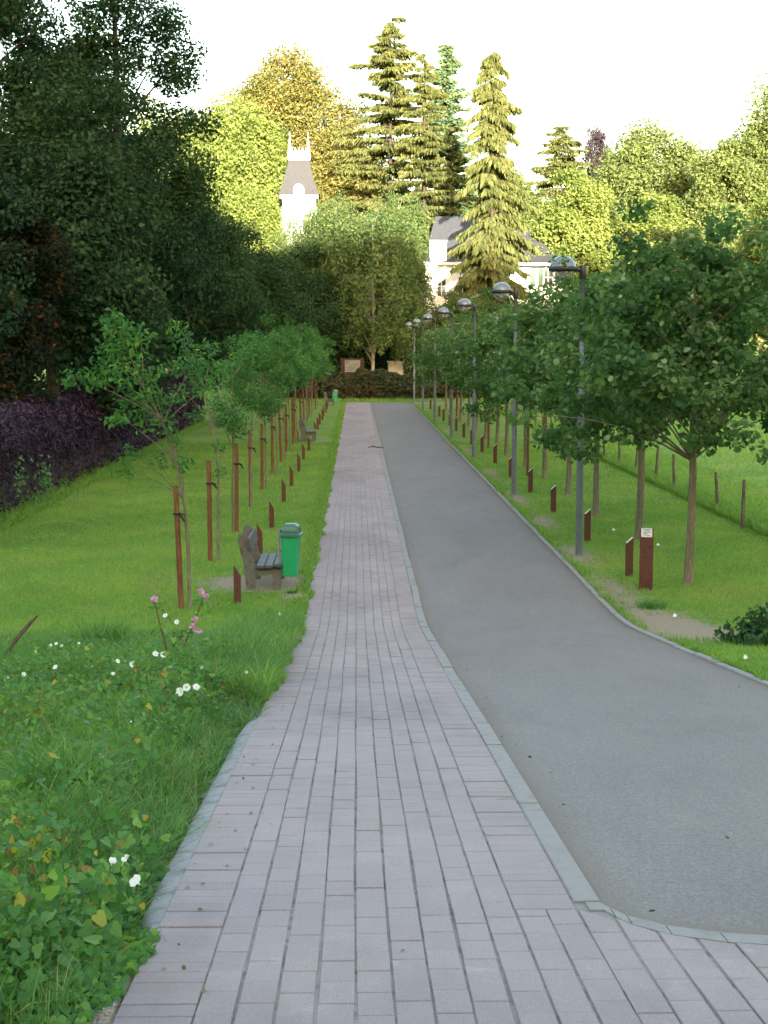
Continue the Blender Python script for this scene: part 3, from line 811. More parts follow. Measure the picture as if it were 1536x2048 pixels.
def weeping(key, seed, H, base, rx, nstr, L, tr, lean=0):
    """birch with hanging strings of small leaves"""
    if key in CACHE: return CACHE[key]
    rng = np.random.default_rng(seed); cm = MB(); tm = MB()
    zs = np.linspace(-.3,H*.93,9); wx = np.cumsum(rng.normal(0,.1,9)); wx -= wx[0]; tp = np.stack([wx,0*zs,zs],-1)
    rr = np.linspace(tr,.03,9); tm.tube(tp, rr, 8)
    rz = (H-base)/2; cz = (H+base)/2
    cen = crown_points(rng, nstr, rx, rx, rz, .45, .16); cen[:,2] += cz
    P=[]; t=[]; 
    for c in cen:
        ln = rng.uniform(.6,2.0); n = int(46*ln)
        s = rng.uniform(0,1,n)
        sp = .10+.16*(1-s)
        p = c + np.stack([rng.normal(0,1,n)*sp+.25*s*rng.normal(), rng.normal(0,1,n)*sp+.25*s*rng.normal(), -s*ln+rng.normal(0,.08,n)],-1)
        P.append(p); t.append(np.clip(.5+rng.normal(0,.16)+rng.normal(0,.2,n),0,1))
    P=np.concatenate(P); n=len(P)
    leaves(cm, rng, P, L*rng.uniform(.7,1.3,n), up_n(rng,n,norm(P-np.array([0,0,cz])),.7,.3,.7), np.concatenate(t), KITE, .55, T=np.array([0,0,-1.0])+.6*rng.normal(size=(n,3)))
    for i in rng.choice(len(cen), 26, replace=False):
        c = cen[i]; za = np.clip(c[2]-.9*np.hypot(c[0],c[1])-.5, base*.5, H*.88); a = np.array([np.interp(za,zs,wx),0,za])
        limb(tm, rng, a, c, np.interp(za,zs,rr)*.45, .012, .18)
    CACHE[key] = (tm.mesh('trunk', True), cm.mesh('crown'))
    return CACHE[key]

def plant_tree(name, meshes, X, Y, label, cat='tree', group=None, bark='bark', leaf='mid', rz=0.0, sc=(1,1,1), z=None):
    root = empty(name, (X, Y, float(ground(X,Y)) if z is None else z), rz)
    root.scale = sc
    tag(root, label, cat, group)
    for nm, me, mk in (('trunk', meshes[0], M['dark_bark' if leaf in ('spruce','bluecon') else bark]), ('crown', meshes[1], LM[leaf])):
        if not me.materials: me.materials.append(mk)
        o = bpy.data.objects.new(nm, me); C.objects.link(o); o.parent = root
        if me.materials[0] != mk:
            o.material_slots[0].link = 'OBJECT'; o.material_slots[0].material = mk
    return root

# --- dark wood on the left, behind the purple hedge
dk1 = broadleaf('dk1', 17, 21, 3.0, 3.7, 9.2, 106, 500, .155, .30, cl_r=.24, shell=.38, lobes=.14)
dk2 = broadleaf('dk2', 12, 16, 2.0, 3.6, 7.2, 130, 400, .17, .26, cl_r=.30, shell=.35, lobes=.25)
dk3 = broadleaf('dk3', 13, 10, 1.0, 3.4, 4.6, 110, 430, .165, .20, cl_r=.30, shell=.35, lobes=.18, nlimb=7)
W = 'big dark trees behind the purple hedge'
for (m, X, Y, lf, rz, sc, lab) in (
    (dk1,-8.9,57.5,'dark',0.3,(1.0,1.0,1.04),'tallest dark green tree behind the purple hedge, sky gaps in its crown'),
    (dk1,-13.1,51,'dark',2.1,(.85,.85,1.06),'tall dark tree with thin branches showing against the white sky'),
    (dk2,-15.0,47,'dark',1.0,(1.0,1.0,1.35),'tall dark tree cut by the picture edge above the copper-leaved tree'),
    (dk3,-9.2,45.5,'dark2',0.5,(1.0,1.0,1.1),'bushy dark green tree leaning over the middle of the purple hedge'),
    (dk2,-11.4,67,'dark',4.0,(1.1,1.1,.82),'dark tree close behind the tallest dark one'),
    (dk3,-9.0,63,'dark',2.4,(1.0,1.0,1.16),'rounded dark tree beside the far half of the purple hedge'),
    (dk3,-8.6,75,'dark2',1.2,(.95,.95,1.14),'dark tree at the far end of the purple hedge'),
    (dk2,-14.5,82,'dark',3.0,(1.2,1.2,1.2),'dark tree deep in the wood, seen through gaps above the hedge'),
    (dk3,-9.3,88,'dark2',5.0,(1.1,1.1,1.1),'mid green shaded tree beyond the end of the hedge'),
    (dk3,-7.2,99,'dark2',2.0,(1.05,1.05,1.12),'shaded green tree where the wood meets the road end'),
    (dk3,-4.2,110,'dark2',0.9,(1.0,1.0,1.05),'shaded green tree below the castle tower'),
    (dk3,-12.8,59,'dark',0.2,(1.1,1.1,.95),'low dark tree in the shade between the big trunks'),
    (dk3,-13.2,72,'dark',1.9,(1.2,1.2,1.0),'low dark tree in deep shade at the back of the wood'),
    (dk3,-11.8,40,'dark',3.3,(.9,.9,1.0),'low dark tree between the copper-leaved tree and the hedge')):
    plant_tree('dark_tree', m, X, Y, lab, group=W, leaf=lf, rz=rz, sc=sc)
cop = broadleaf('cop', 15, 7.6, 1.4, 1.7, 3.2, 60, 260, .15, .14, cl_r=.32)
plant_tree('copper_tree', cop, -9.6, 40, 'tree with orange brown autumn leaves at the picture edge above the hedge', leaf='copper')

# --- purple hedge
hb = MB(); r = np.random.default_rng(3)
n = 66000
Y = 27 + 50*r.uniform(0,1,n)**1.25; a = r.uniform(-.2,math.pi*.62,n)   # front face, top
hh = 2.45 + .22*wob(Y*0,Y,.9,.7) + .13*wob(Y*0,Y,2.7,.2)
hx = 1.0 + .12*wob(Y*0,Y,1.2,2.0)
s = np.sqrt(r.uniform(.55,1,n))
cx_, cz_ = np.cos(a), np.sin(a)
px_ = np.sign(cx_)*np.abs(cx_)**.45*hx*s; pz_ = np.where(a<.15, r.uniform(.05,.75,n)*hh, np.abs(cz_)**.55*hh*s)
px_ = np.where(a<.15, hx*s, px_)
bul = .14*wob(Y, pz_*2, 1.1, .5)
P = np.stack([-8.75+px_+bul, Y, np.maximum(pz_,.04)],-1)
t = np.clip(.45+.15*wob(Y,pz_,1.7,1)+r.normal(0,.2,n),0,.9); t = np.where(r.uniform(0,1,n)<.015,1,t)
leaves(hb, r, P, .105*r.uniform(.6,1.4,n)*np.clip(Y/45,.8,1.5), up_n(r,n,np.stack([np.abs(cx_),0*Y,cz_],-1),.7,.3,.7), t, KITE, .6)
hedge = hb.build('purple_hedge', LM['purple']); tag(hedge, 'tall hedge of dark purple leaves along the lawn below the wood', 'hedge')
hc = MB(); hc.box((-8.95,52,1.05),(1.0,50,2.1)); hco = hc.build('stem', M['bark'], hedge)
hv = MB()
for (y0,z0,nn) in ((29.5,.55,150),(30.2,1.1,60),(36.5,.5,110),(29.2,2.0,60),(34,.9,40)):
    P = np.stack([-7.62+.1*r.normal(size=nn), y0+.28*r.normal(size=nn), z0+.32*r.normal(size=nn)],-1)
    leaves(hv, r, P, .09*r.uniform(.6,1.3,nn), np.array([1,-.6,.4])+.5*r.normal(size=(nn,3)), np.clip(r.normal(.4,.2,nn),0,.9), HEART, .8)
hv.build('creeper', LM['weed'], hedge)

# --- trees at the far end
th = MB(); r = np.random.default_rng(8); n = 26000
X = r.uniform(-7.5,9.5,n); hh = 2.0+.35*wob(X,0*X,.9)+.2*wob(X,X,2.1); z = r.uniform(0,1,n)**.8*hh
P = np.stack([X, 106.5+.9*r.uniform(-1,1,n)*np.sqrt(np.clip(1-(z/hh)**3,.05,1))+.25*wob(X,z*2,1.3), z],-1)
t = np.clip(.45+.3*wob(X,z*2,.55,.3)+r.normal(0,.17,n),0,1)
leaves(th, r, P, .24*r.uniform(.6,1.3,n), up_n(r,n,np.array([0,-1.0,.2])), t, KITE, .65)
tk = th.build('thicket_hedge', LM['thicket']); tag(tk, 'dark thicket of reddish brown and green shrubs closing the road end', 'hedge')

bi1 = weeping('bi1', 21, 16.2, 2.6, 3.1, 520, .20, .16)
bi2 = weeping('bi2', 22, 14.0, 2.2, 2.9, 430, .20, .14)
for (X,Y,rz,sc,lab) in ((-1.2,119,.4,(1.0,1.0,.66),'low dark shrubby tree under the birch with the forked trunk'),(2.6,118,2.2,(1.0,1.0,.62),'low dark shrubby tree under the middle birch'),(6.3,117,4.4,(.9,.9,.55),'low dark shrubby tree at the corner of the white house')):
    plant_tree('dark_tree', dk3, X, Y, lab, group=W, leaf='dark2', rz=rz, sc=sc)
B = 'weeping birches behind the road end'
for (m,X,Y,rz,sc,lab) in ((bi1,-1.3,113,.2,(1,1,.95),'birch with a pale forked trunk in front of the tower'),
                      (bi2,1.2,110,1.7,(1.2,1.2,1.02),'weeping birch over the middle of the road end'),
                      (bi1,3.1,115,3.6,(.9,.9,.98),'weeping birch between the middle birch and the white house'),
                      (bi2,-3.5,120,2.6,(.92,.92,1.1),'small weeping birch at the foot of the tower')):
    plant_tree('birch_tree', m, X, Y, lab, group=B, bark='pale_bark', leaf='birch', rz=rz, sc=sc)

sp1 = spruce('sp1', 31, 32.5, 5, 7.4, .85, .50, .36, 3.0, .20, .38, hang=.8, gap=.2, power=.52)
sp2 = spruce('sp2', 32, 26.2, 4, 3.9, .62, .55, .36, 3.2, .42, .30, hang=1.7, gap=.2, power=.50)
sp3 = spruce('sp3', 33, 34, 6, 6.0, .65, .55, .5, 3.0, .12, .35, hang=.25, gap=.03, power=.8)
sp4 = spruce('sp4', 34, 27, 4, 7.5, .85, .55, .36, 2.3, .2, .3, hang=.5, gap=.15, power=.6)
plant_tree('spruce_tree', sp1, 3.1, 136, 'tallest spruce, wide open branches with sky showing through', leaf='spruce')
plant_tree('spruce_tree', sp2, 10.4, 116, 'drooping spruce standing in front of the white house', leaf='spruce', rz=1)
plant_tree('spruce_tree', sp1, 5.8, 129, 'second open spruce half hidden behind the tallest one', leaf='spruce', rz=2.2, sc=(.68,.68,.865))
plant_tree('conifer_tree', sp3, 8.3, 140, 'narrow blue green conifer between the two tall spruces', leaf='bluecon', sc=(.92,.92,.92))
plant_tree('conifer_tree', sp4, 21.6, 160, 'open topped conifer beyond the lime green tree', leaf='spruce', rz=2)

bg1 = broadleaf('bg1', 41, 31.5, 7, 6.9, 12.2, 330, 230, .32, .5, cl_r=.24, shell=.6, lobes=.07)
bg2 = broadleaf('bg2', 42, 23, 4, 6.0, 9.3, 230, 260, .30, .4, cl_r=.26, shell=.58, lobes=.11)
bg3 = broadleaf('bg3', 43, 17.5, 2.2, 4.0, 7.4, 170, 260, .27, .3, cl_r=.28, shell=.55, lobes=.13)
plant_tree('broad_tree', bg1, -5.9, 152, 'great rounded tree turning gold behind the castle tower', leaf='gold', sc=(1,1,1.03))
T = 'sunlit trees on the far slope'
for (m,X,Y,lf,rz,sc,lab) in (
    (bg2,-10.6,132,'lime',.5,(.98,.98,1.08),'bright yellow green tree between the dark wood and the gold tree'),
    (bg3,-8.7,124,'lime',1.3,(.95,.95,.92),'lower yellow green tree just beside the tower'),
    (bg2,-17,140,'mid',2.2,(1.1,1.1,1.1),'green tree glimpsed through the dark wood'),
    (bg1,-26,150,'mid',.9,(1.1,1.1,.8),'broad green tree far behind the dark wood'),
    (bg2,-1.0,146,'gold',3.0,(.95,.95,1.05),'gold green tree filling in beneath the tallest spruce'),
    (bg3,18.4,126,'lime',2.0,(.98,.98,1.0),'light lime green tree beside the slate roof'),
    (bg2,27.2,141,'mid',.2,(1.05,1.05,1.03),'large domed green tree behind the young lindens'),
    (bg3,24.3,124,'lime',4.1,(1.05,1.05,.86),'yellow green tree under the large domed one'),
    (bg3,31.0,127,'mid',5.2,(1.1,1.1,1.12),'green tree right of the domed one with sky in the gap beyond'.replace('right of','just past')),
    (bg2,36.8,131,'mid',1.1,(.95,.95,1.1),'tall tree cut by the picture edge above the lindens'),
    (bg3,27.5,95,'lime',.7,(.95,.95,.74),'low sunlit tree behind the first linden crown'),
    (bg3,21.5,101,'mid',2.9,(.9,.9,.62),'low green tree at the end of the meadow'),
    (bg3,7.6,112,'mid',1.7,(.62,.62,.43),'low green tree hiding the foot of the white house'),
    (bg3,12.6,113.5,'mid',2.4,(.62,.62,.38),'low green tree below the drooping spruce'),
    (bg3,33,104,'lime',4.4,(1.0,1.0,.72),'low yellow green tree at the meadow edge'),
    (bg2,14.5,158,'mid',2.7,(1.0,1.0,.98),'green tree behind the slate roof'),
    (bg2,45,150,'mid',3.3,(1.1,1.1,1.0),'green tree beyond the picture edge tree')):
    plant_tree('broad_tree', m, X, Y, lab, group=T, leaf=lf, rz=rz, sc=sc)
plant_tree('plum_tree', bg3, 26.6, 168, 'purple leaved tree top between the conifer and the domed tree', leaf='plum', sc=(.62,.62,1.5), rz=1)

# far wooded mass behind everything, and the wooded hillside behind the viewer that shades the valley
def wood_mass(name, pts, hts, r0, n_each, L, lf, label, seed):
    r = np.random.default_rng(seed); mb = MB()
    for (x,y), h in zip(pts, hts):
        z0 = float(ground(x,y)); rr = r0*r.uniform(.8,1.2)
        d = norm(r.normal(size=(n_each,3))); s = r.uniform(.55,1,n_each)
        P = np.array([x,y,z0+h*.55]) + d*s[:,None]*np.array([rr,rr,h*.5])
        leaves(mb, r, P, L*r.uniform(.6,1.4,n_each), up_n(r,n_each,d), np.clip(r.normal(.45,.22,n_each),0,1), KITE, .7)
        mb.tube([(x,y,z0-.3),(x,y,z0+h*.7)], [.35,.1], 5)
    o = mb.build(name, LM[lf]); tag(o, label, 'woodland', kind='stuff'); return o
r = np.random.default_rng(91)
pts = [(x+r.normal(0,2), 185+r.normal(0,6)) for x in np.arange(-75,95,6.5)]
wood_mass('far_wood', pts, [r.uniform(12,17) for _ in pts], 5, 420, 1.0, 'mid', 'distant woodland closing the view behind the trees', 92)
pts = []; hts = []
for yy, h0 in ((-44,7.5),(-52,7.5),(-61,7.0)):
    for x in np.arange(-92,44,5.2):
        pts.append((x+r.normal(0,1.2), yy+r.normal(0,1.5))); hts.append(h0+r.uniform(-1.8,1.8))
wood_mass('hillside_wood', pts, hts, 4.2, 460, 1.35, 'dark2', 'wooded hillside behind the viewer', 93)

# ------------------------------------------------------------------ castle tower and white house
tw = empty('castle_tower', (-4.65, 126.5, -.45)); tag(tw, 'white castle tower with a steep slate roof and two spikes', 'tower')
b = MB(); b.box((0,0,8.2),(2.7,2.7,16.4)); b.build('wall', M['white'], tw)
b = MB()
for z_, s_, h_ in ((12.0,2.95,.22),(15.5,2.95,.25),(16.45,3.15,.25),(13.8,2.82,.14)): b.box((0,0,z_),(s_,s_,h_), bevel=.03)
for sx in (-1,1):
    for sy in (-1,1): b.box((sx*1.36,sy*1.36,13.8),(.34,.34,3.2), bevel=.03)
b.build('cornice', M['white'], tw)
b = MB(); lv = [(16.58,1.68),(16.95,1.52),(17.7,1.28),(18.6,1.04),(19.45,.86)]
V = []; F = []
for z_, h_ in lv: V += [(-h_,-h_,z_),(h_,-h_,z_),(h_,h_,z_),(-h_,h_,z_)]
for i in range(len(lv)-1):
    for j in range(4): F.append((i*4+j,i*4+(j+1)%4,i*4+4+(j+1)%4,i*4+4+j))
F.append((16,17,18,19)); b.mixed(V,F); b.build('roof', M['tower_slate'], tw)
b = MB(); b.box((0,0,19.75),(1.86,1.86,.62), bevel=.05); b.box((0,0,20.12),(1.66,1.66,.14))
for i in range(5):
    for s_ in (-.78,.78):
        b.prism([(-.09+(i-2)*.3,20.18),(.09+(i-2)*.3,20.18),((i-2)*.3,20.52)], s_-.04, s_+.04)
b.build('crest', M['zinc'], tw)
for sx in (-.76,.76):
    b = MB(); b.lathe([(.13,20.15),(.15,20.4),(.08,20.6),(.10,20.8),(.05,21.1),(.015,21.75)], (sx,-.76,0), 8); b.build('finial', M['zinc'], tw)
b = MB(); arc = [(-.42+0,16.3),(.42,16.3)] + [(.42*math.cos(a),17.0+.42*math.sin(a)) for a in np.linspace(0,math.pi,9)]
b.prism(arc, -1.95, -.9); dm = b.build('dormer', M['white'], tw)
b = MB(); b.prism([(-.2,16.6),(.2,16.6)] + [(.2*math.cos(a),17.0+.2*math.sin(a)) for a in np.linspace(0,math.pi,7)], -1.97, -1.94); b.build('pane', M['pane'], dm)
for (x_,z_,w_,h_) in ((-.62,14.2,.5,1.5),(.62,14.2,.5,1.5),(-.5,10.4,.55,1.6),(.55,10.4,.55,1.6)):
    b = MB()
    for sx in (-1,1): b.box((x_+sx*(w_/2+.05),-1.39,z_),(.1,.1,h_+.2))
    for sz in (-1,1): b.box((x_,-1.39,z_+sz*(h_/2+.05)),(w_,.1,.1))
    b.box((x_,-1.385,z_),(.05,.06,h_)); w = b.build('window', M['white'], tw)
    b = MB(); b.box((x_,-1.36,z_),(w_,.03,h_)); b.build('pane', M['pane'], w)

hs = empty('white_house', (0,122,0)); tag(hs, 'white rendered house with dark hipped slate roofs behind the spruce', 'house')
b = MB(); b.box((8.9,4,5.25),(6.6,8,10.5)); b.box((14.2,4.4,5.2),(5.2,7.2,10.4)); b.build('wall', M['white'], hs)
def hip_roof(name, x0, x1, y0, y1, z0, zr, xr0, xr1, bell=.35):
    ym = (y0+y1)/2
    lv = [(0,0,0),(.28,.22,.18),(1,1,1)]
    V=[];F=[]
    for f,_,zf in ((0,0,0),(.3,0,.2),(.62,0,.55),(1,0,1)):
        V += [(x0+(xr0-x0)*f,y0+(ym-y0)*f,z0+(zr-z0)*zf),(x1+(xr1-x1)*f,y0+(ym-y0)*f,z0+(zr-z0)*zf),(x1+(xr1-x1)*f,y1+(ym-y1)*f,z0+(zr-z0)*zf),(x0+(xr0-x0)*f,y1+(ym-y1)*f,z0+(zr-z0)*zf)]
    for i in range(3):
        for j in range(4): F.append((i*4+j,i*4+(j+1)%4,i*4+4+(j+1)%4,i*4+4+j))
    F.append((3,2,1,0))
    bb = MB(); bb.mixed(V,F); return bb.build(name, M['slate'], hs)
hip_roof('roof', 5.2, 12.6, -.45, 8.5, 10.55, 14.5, 6.6, 10.6)
hip_roof('roof', 11.0, 17.3, -.35, 8.5, 10.5, 13.35, 12.4, 14.4)
b = MB(); b.box((8.9,-.25,10.42),(7.2,.5,.22)); b.box((14.3,-.2,10.36),(5.6,.45,.22)); b.build('eaves_trim', M['white'], hs)
b = MB(); b.box((6.6,.45,11.35),(1.35,1.5,1.6)); b.box((6.6,.4,12.2),(1.5,1.7,.1)); b.build('dormer', M['zinc'], hs)
for (x_,z_,w_,h_,wy) in ((12.55,9.35,.75,1.5,.8),(13.55,9.35,.75,1.5,.8),(15.6,9.35,.8,1.5,.8),(16.35,9.35,.5,1.5,.8),(6.9,8.6,.8,1.6,0),(8.6,8.6,.8,1.6,0),(10.4,8.6,.8,1.6,0),(13,5,.9,1.7,.8),(15.5,5,.9,1.7,.8),(7.5,4.6,.9,1.8,0),(9.8,4.6,.9,1.8,0)):
    b = MB(); y_ = wy-.05
    for sx in (-1,1): b.box((x_+sx*(w_/2-.03),y_,z_),(.1,.1,h_+.1))
    for sz in (-1,1): b.box((x_,y_,z_+sz*(h_/2)),(w_-.16,.1,.1))
    b.box((x_,y_,z_),(.06,.08,h_-.1)); b.box((x_-w_*.235,y_,z_+.02),(w_*.35,.07,.07)); b.box((x_+w_*.235,y_,z_+.02),(w_*.35,.07,.07)); w = b.build('window', M['white'], hs)
    b = MB(); b.box((x_,y_+.035,z_),(w_-.16,.02,h_-.1)); b.build('pane', M['pane'], w)
for x_ in (14.35,15.0,12.0):
    b = MB(); b.box((x_,.77,9.35),(.42,.06,1.5), bevel=.01)
    for q in range(6): b.box((x_,.735,8.75+q*.24),(.32,.02,.12))
    b.build('shutter', M['shutter'], hs)
# white gate pier and board seen under the birches at the road end
gw = MB(); gw.box((0,0,1.3),(1.15,.4,2.6), bevel=.03); gw.box((0,0,2.66),(1.3,.55,.14), bevel=.02)
gp = gw.build('gate_pier', M['old_wall'], loc=(2.95,112.4,0)); tag(gp, 'pale wall pier glimpsed under the birches behind the thicket', 'pier')
nb = empty('notice_board', (-.25,108.2,0)); tag(nb, 'red brown board with a pale notice panel at the road end', 'notice board')
b = MB(); b.box((0,0,2.0),(1.5,.06,1.9), bevel=.01); b.build('backboard', M['brown_board'], nb)
for sx in (-.8,.8):
    b = MB(); b.box((sx,.09,1.5),(.1,.1,3.0), bevel=.01); b.build('post', M['brown_board'], nb)
b = MB(); b.box((0,-.045,2.4),(1.1,.03,.85), bevel=.005); pn = b.build('notice_panel', M['old_panel'], nb)
b = MB(); r = np.random.default_rng(2)
for q in range(7):
    x0 = -.46
    while x0 < .42:
        wd_ = r.uniform(.05,.16); b.box((x0+wd_/2,-.063,2.7-q*.1),(wd_,.004,.035)); x0 += wd_+.04
b.build('lettering', M['plaque_ink'], pn)

# ------------------------------------------------------------------ young trees, stakes and marker posts along the left lawn
def clump_tree(key, seed, clumps, stem, limbs, L, nl, tmpl=KITE, ar=.42, tr=.03, tsd=.2):
    if key in CACHE: return CACHE[key]
    rng = np.random.default_rng(seed); cm = MB(); tm = MB()
    c = np.array([q[:3] for q in clumps]); rad = np.array([q[3] for q in clumps])
    fill_clumps(cm, rng, c, rad, nl*(rad/.3)**2, L, tmpl, ar, .8, tsd=tsd)
    stem = np.array(stem, float); tm.tube(stem, np.linspace(tr, .008, len(stem)), 7)
    for i in range(len(c)):
        j = np.argmin(np.abs(stem[:,2]-(c[i,2]-.45-.3*np.hypot(*(c[i,:2]-stem[-1,:2]))))); limb(tm, rng, stem[j], c[i], .009, .003, .1, 4)
    CACHE[key] = (tm.mesh('trunk', True), cm.mesh('crown')); return CACHE[key]

y1 = clump_tree('y1', 51, [(x+2.5, q, z, s) for (x,q,z,s) in (
    (-3.5,.1,4.15,.26),(-3.35,-.1,4.02,.3),(-3.29,.0,3.82,.34),(-3.58,.2,3.68,.30),(-3.1,.1,3.98,.22),(-3.45,-.2,3.43,.32),(-3.04,.1,3.43,.30),(-3.8,.1,3.33,.28),
    (-4.08,0,3.35,.22),(-3.25,.2,3.08,.32),(-3.43,-.1,2.81,.24),(-2.96,.0,3.1,.25),(-2.75,.1,3.0,.22),(-2.71,-.1,2.7,.22),(-3.07,.1,2.74,.26),(-2.86,.0,2.15,.16),
    (-3.38,.1,2.0,.20),(-3.25,0,2.27,.18),(-2.52,.05,2.1,.18),(-2.6,.0,2.45,.16),(-2.35,.1,3.5,.26),(-2.2,.2,3.2,.2))],
    [(.06,.02,0),(.05,.02,.9),(.0,.0,1.6),(-.1,0,2.1),(-.28,0,2.7),(-.55,0,3.2),(-.8,0,3.8)], None, .105, 105)
y2 = clump_tree('y2', 52, [(-.5,0,3.9,.26),(-.62,.1,4.15,.22),(-.35,-.1,3.6,.34),(-.2,.1,3.25,.30),(-.5,0,3.0,.28),(-.05,.1,3.75,.26),(.1,0,2.9,.22),(-.3,.1,2.6,.24),(.15,.05,2.05,.18),(.12,0,1.6,.16),(-.65,0,3.4,.24),(.2,0,3.4,.24)],
    [(.08,.02,0),(.09,.02,.9),(.1,0,1.6),(.02,0,2.3),(-.12,0,3.0),(-.3,0,3.8)], None, .105, 85)
def rnd_young(key, seed, H, rx, n):
    rng = np.random.default_rng(seed); c = []
    for p in crown_points(rng, n, rx, rx, (H-2.0)/2, .25, .25): c.append((p[0], p[1], p[2]+(H+2.0)/2, rng.uniform(.22,.42)))
    return clump_tree(key, seed, c, [(.08,.02,0),(.07,.02,1),(.04,0,2),(0,.03,2.8),(0,0,H*.85)], None, .12, 110)
y3 = rnd_young('y3', 53, 4.4, .8, 15); y4 = rnd_young('y4', 54, 5.3, 1.25, 30); y5 = rnd_young('y5', 55, 5.6, 1.35, 36)
SY = [21.6,26.5,30.65,35.5,39.9,44.8,49.4,54.0,58.6,63.2,67.8,72.4,77.0,81.6,86.2,90.8]
SX = [-2.55,-2.60,-2.46,-2.51,-2.51,-2.50]
variants = [y1,y2,y3,y3,y4,y5,y5,y4,y5,y5,y4,y5,y4,y5,y5,y4]
tree_desc = ['sparse young ash leaning left over the lawn with a drooping low branch', 'thin young ash with a few light tufts of leaves behind the leaning one']

sb = MB(); rs = np.random.default_rng(60)
sb.tube([(0,0,-.25),(0,0,.6),(.003,0,1.2),(0,0,1.78),(0,0,1.80)], [.043,.043,.041,.040,.030], 10)
stake_me = sb.mesh('tree_stake', True); stake_me.materials.append(M['stake'])
tb = MB(); a = np.linspace(0,2*math.pi,14)
tb.tube(np.stack([.049*np.cos(a), .049*np.sin(a), 1.39+0*a],-1), .016, 5); tb.tube([(.045,-.02,1.40),(.09,-.03,1.36),(.15,-.03,1.28)], [.014,.018,.014], 5)
tb.tube([(.045,.02,1.39),(.10,.03,1.38),(.13,0,1.37)], .011, 5)
tie_me = tb.mesh('tie', True); tie_me.materials.append(M['rubber'])
def stake(x, y, lean, label, h=1.0, group='wooden stakes holding up the young trees'):
    o = bpy.data.objects.new('tree_stake', stake_me); C.objects.link(o); o.location = (x,y,float(ground(x,y))); o.rotation_euler = (rs.normal(0,.01), lean, rs.uniform(-.5,.5)); o.scale = (1,1,h)
    tag(o, label, 'stake', group)
    t = bpy.data.objects.new('tie', tie_me); C.objects.link(t); t.parent = o
    return o
NEAR = {0:'beside the leaning young ash, closest to the pink flowers', 1:'just behind the leaning ash and in line with the bench back'}
for i, y in enumerate(SY):
    x = SX[i] if i < len(SX) else -2.5 + rs.normal(0,.05)
    if i == 0: sl, tl = 'reddish wooden stake with a black tie under the leaning young ash nearest the flowers', tree_desc[0]
    elif i == 1: sl, tl = 'reddish wooden stake with a black tie, second along the lawn, level with the bench', tree_desc[1]
    else:
        sl = f'reddish wooden tree stake, {ORD[i]} along the lawn counting from the leaning ash'
        tl = f'young leafy ash tree, {ORD[i]} in the lawn row counting from the leaning one'
    stake(x, y, -.045 if i == 0 else rs.normal(-.012,.012), sl, h=[1.0,1.0,1.02,1.02,.98,1.02][i] if i < 6 else rs.uniform(.95,1.05))
    v = variants[i]; k = rs.uniform(.80,.92) if i > 1 else 1.0
    plant_tree('young_tree', v, x+.06 if i != 2 else x-.05, y+.02, tl, group='young trees along the lawn', bark='young_bark', leaf='young', rz=0 if i < 2 else rs.uniform(0,6.28), sc=(k,k,k))

def marker(x, y, rz, label, w=.10, d=.10, h=.60, drop=.14, plate=True, name='marker_post', group=None, cat='marker post'):
    """rusted steel post whose top is cut at a slant facing local +x, carrying a pale plate"""
    root = empty(name, (x,y,float(ground(x,y))), rz); tag(root, label, cat, group)
    b = MB(); b.prism([(-w/2,-.1),(w/2,-.1),(w/2,h-drop),(-w/2,h)], -d/2, d/2); fix_normals(b.build('post', M['corten'], root))
    if plate:
        ang = math.atan2(drop, w); ln = math.hypot(drop, w)*.92
        b = MB(); b.box((.004*math.sin(ang), 0, h-drop/2+.006), (ln, d*.9, .008), ry=ang, bevel=.002); b.build('plate', M['plaque'], root)
    return root
MY = [22.15,27.4,31.4,36.6,40.9,45.6,50.5,55,59.7,64.3,69,73.6,78.2,82.8,87.4,92]
for i, y in enumerate(MY):
    lab = ['rusted pointed marker post in the grass before the near bench', 'rusted pointed marker post showing behind the near bench seat'][i] if i < 2 else f'rusted pointed marker post on the lawn edge, {ORD[i]} counting from the near bench'
    if i == 8: lab = 'rusted pointed marker post standing against the back of the middle bench'
    marker(-1.77+rs.normal(0,.015) if i != 8 else -2.35, y, 0, lab, h=.58+rs.uniform(-.02,.04), drop=.17, plate=False, group='rusted marker posts along the lawn')
RY_ = [24.6,29.1,34.3,39.0,43.6,48.8,53.8,58.2,63,67.8,72.5,77.2,82,86.6,91.3]
for i, y in enumerate(RY_):
    lab = ['small rusted marker post beside the big plaque post', 'small rusted marker post just behind the first lamp pole'][i] if i < 2 else f'small rusted marker post by the lindens, {ORD[i]} counting from the big plaque post'
    marker(4.52+rs.normal(0,.03), y, math.pi, lab, w=.115, d=.10, h=.63+rs.uniform(-.03,.03), drop=.10, group='rusted marker posts by the lindens')
# big plaque post, its sloping top turned to the viewer
root = marker(4.56, 23.3, -math.pi/2-.18, 'big rusted steel post with a pale plaque on its sloping top', w=.19, d=.21, h=.95, drop=.13, plate=False, name='plaque_post', cat='plaque post')
b = MB(); ang = math.atan2(.13,.19); b.box((.0,0,.95-.065+.008),(.205,.17,.012),ry=ang,bevel=.003); pl = b.build('plaque', M['plaque'], root)
b = MB()
for q,(wd_,of) in enumerate(((.11,0),(.09,.01),(.12,0),(.06,-.02),(.10,0))):
    s_ = -.07+.034*q; b.box((s_*math.cos(ang)+.0075*math.sin(ang), of, .95-.065+.008-s_*math.sin(ang)+.0075*math.cos(ang)), (.010, wd_, .002), ry=ang)
b.build('lettering', M['plaque_ink'], pl)

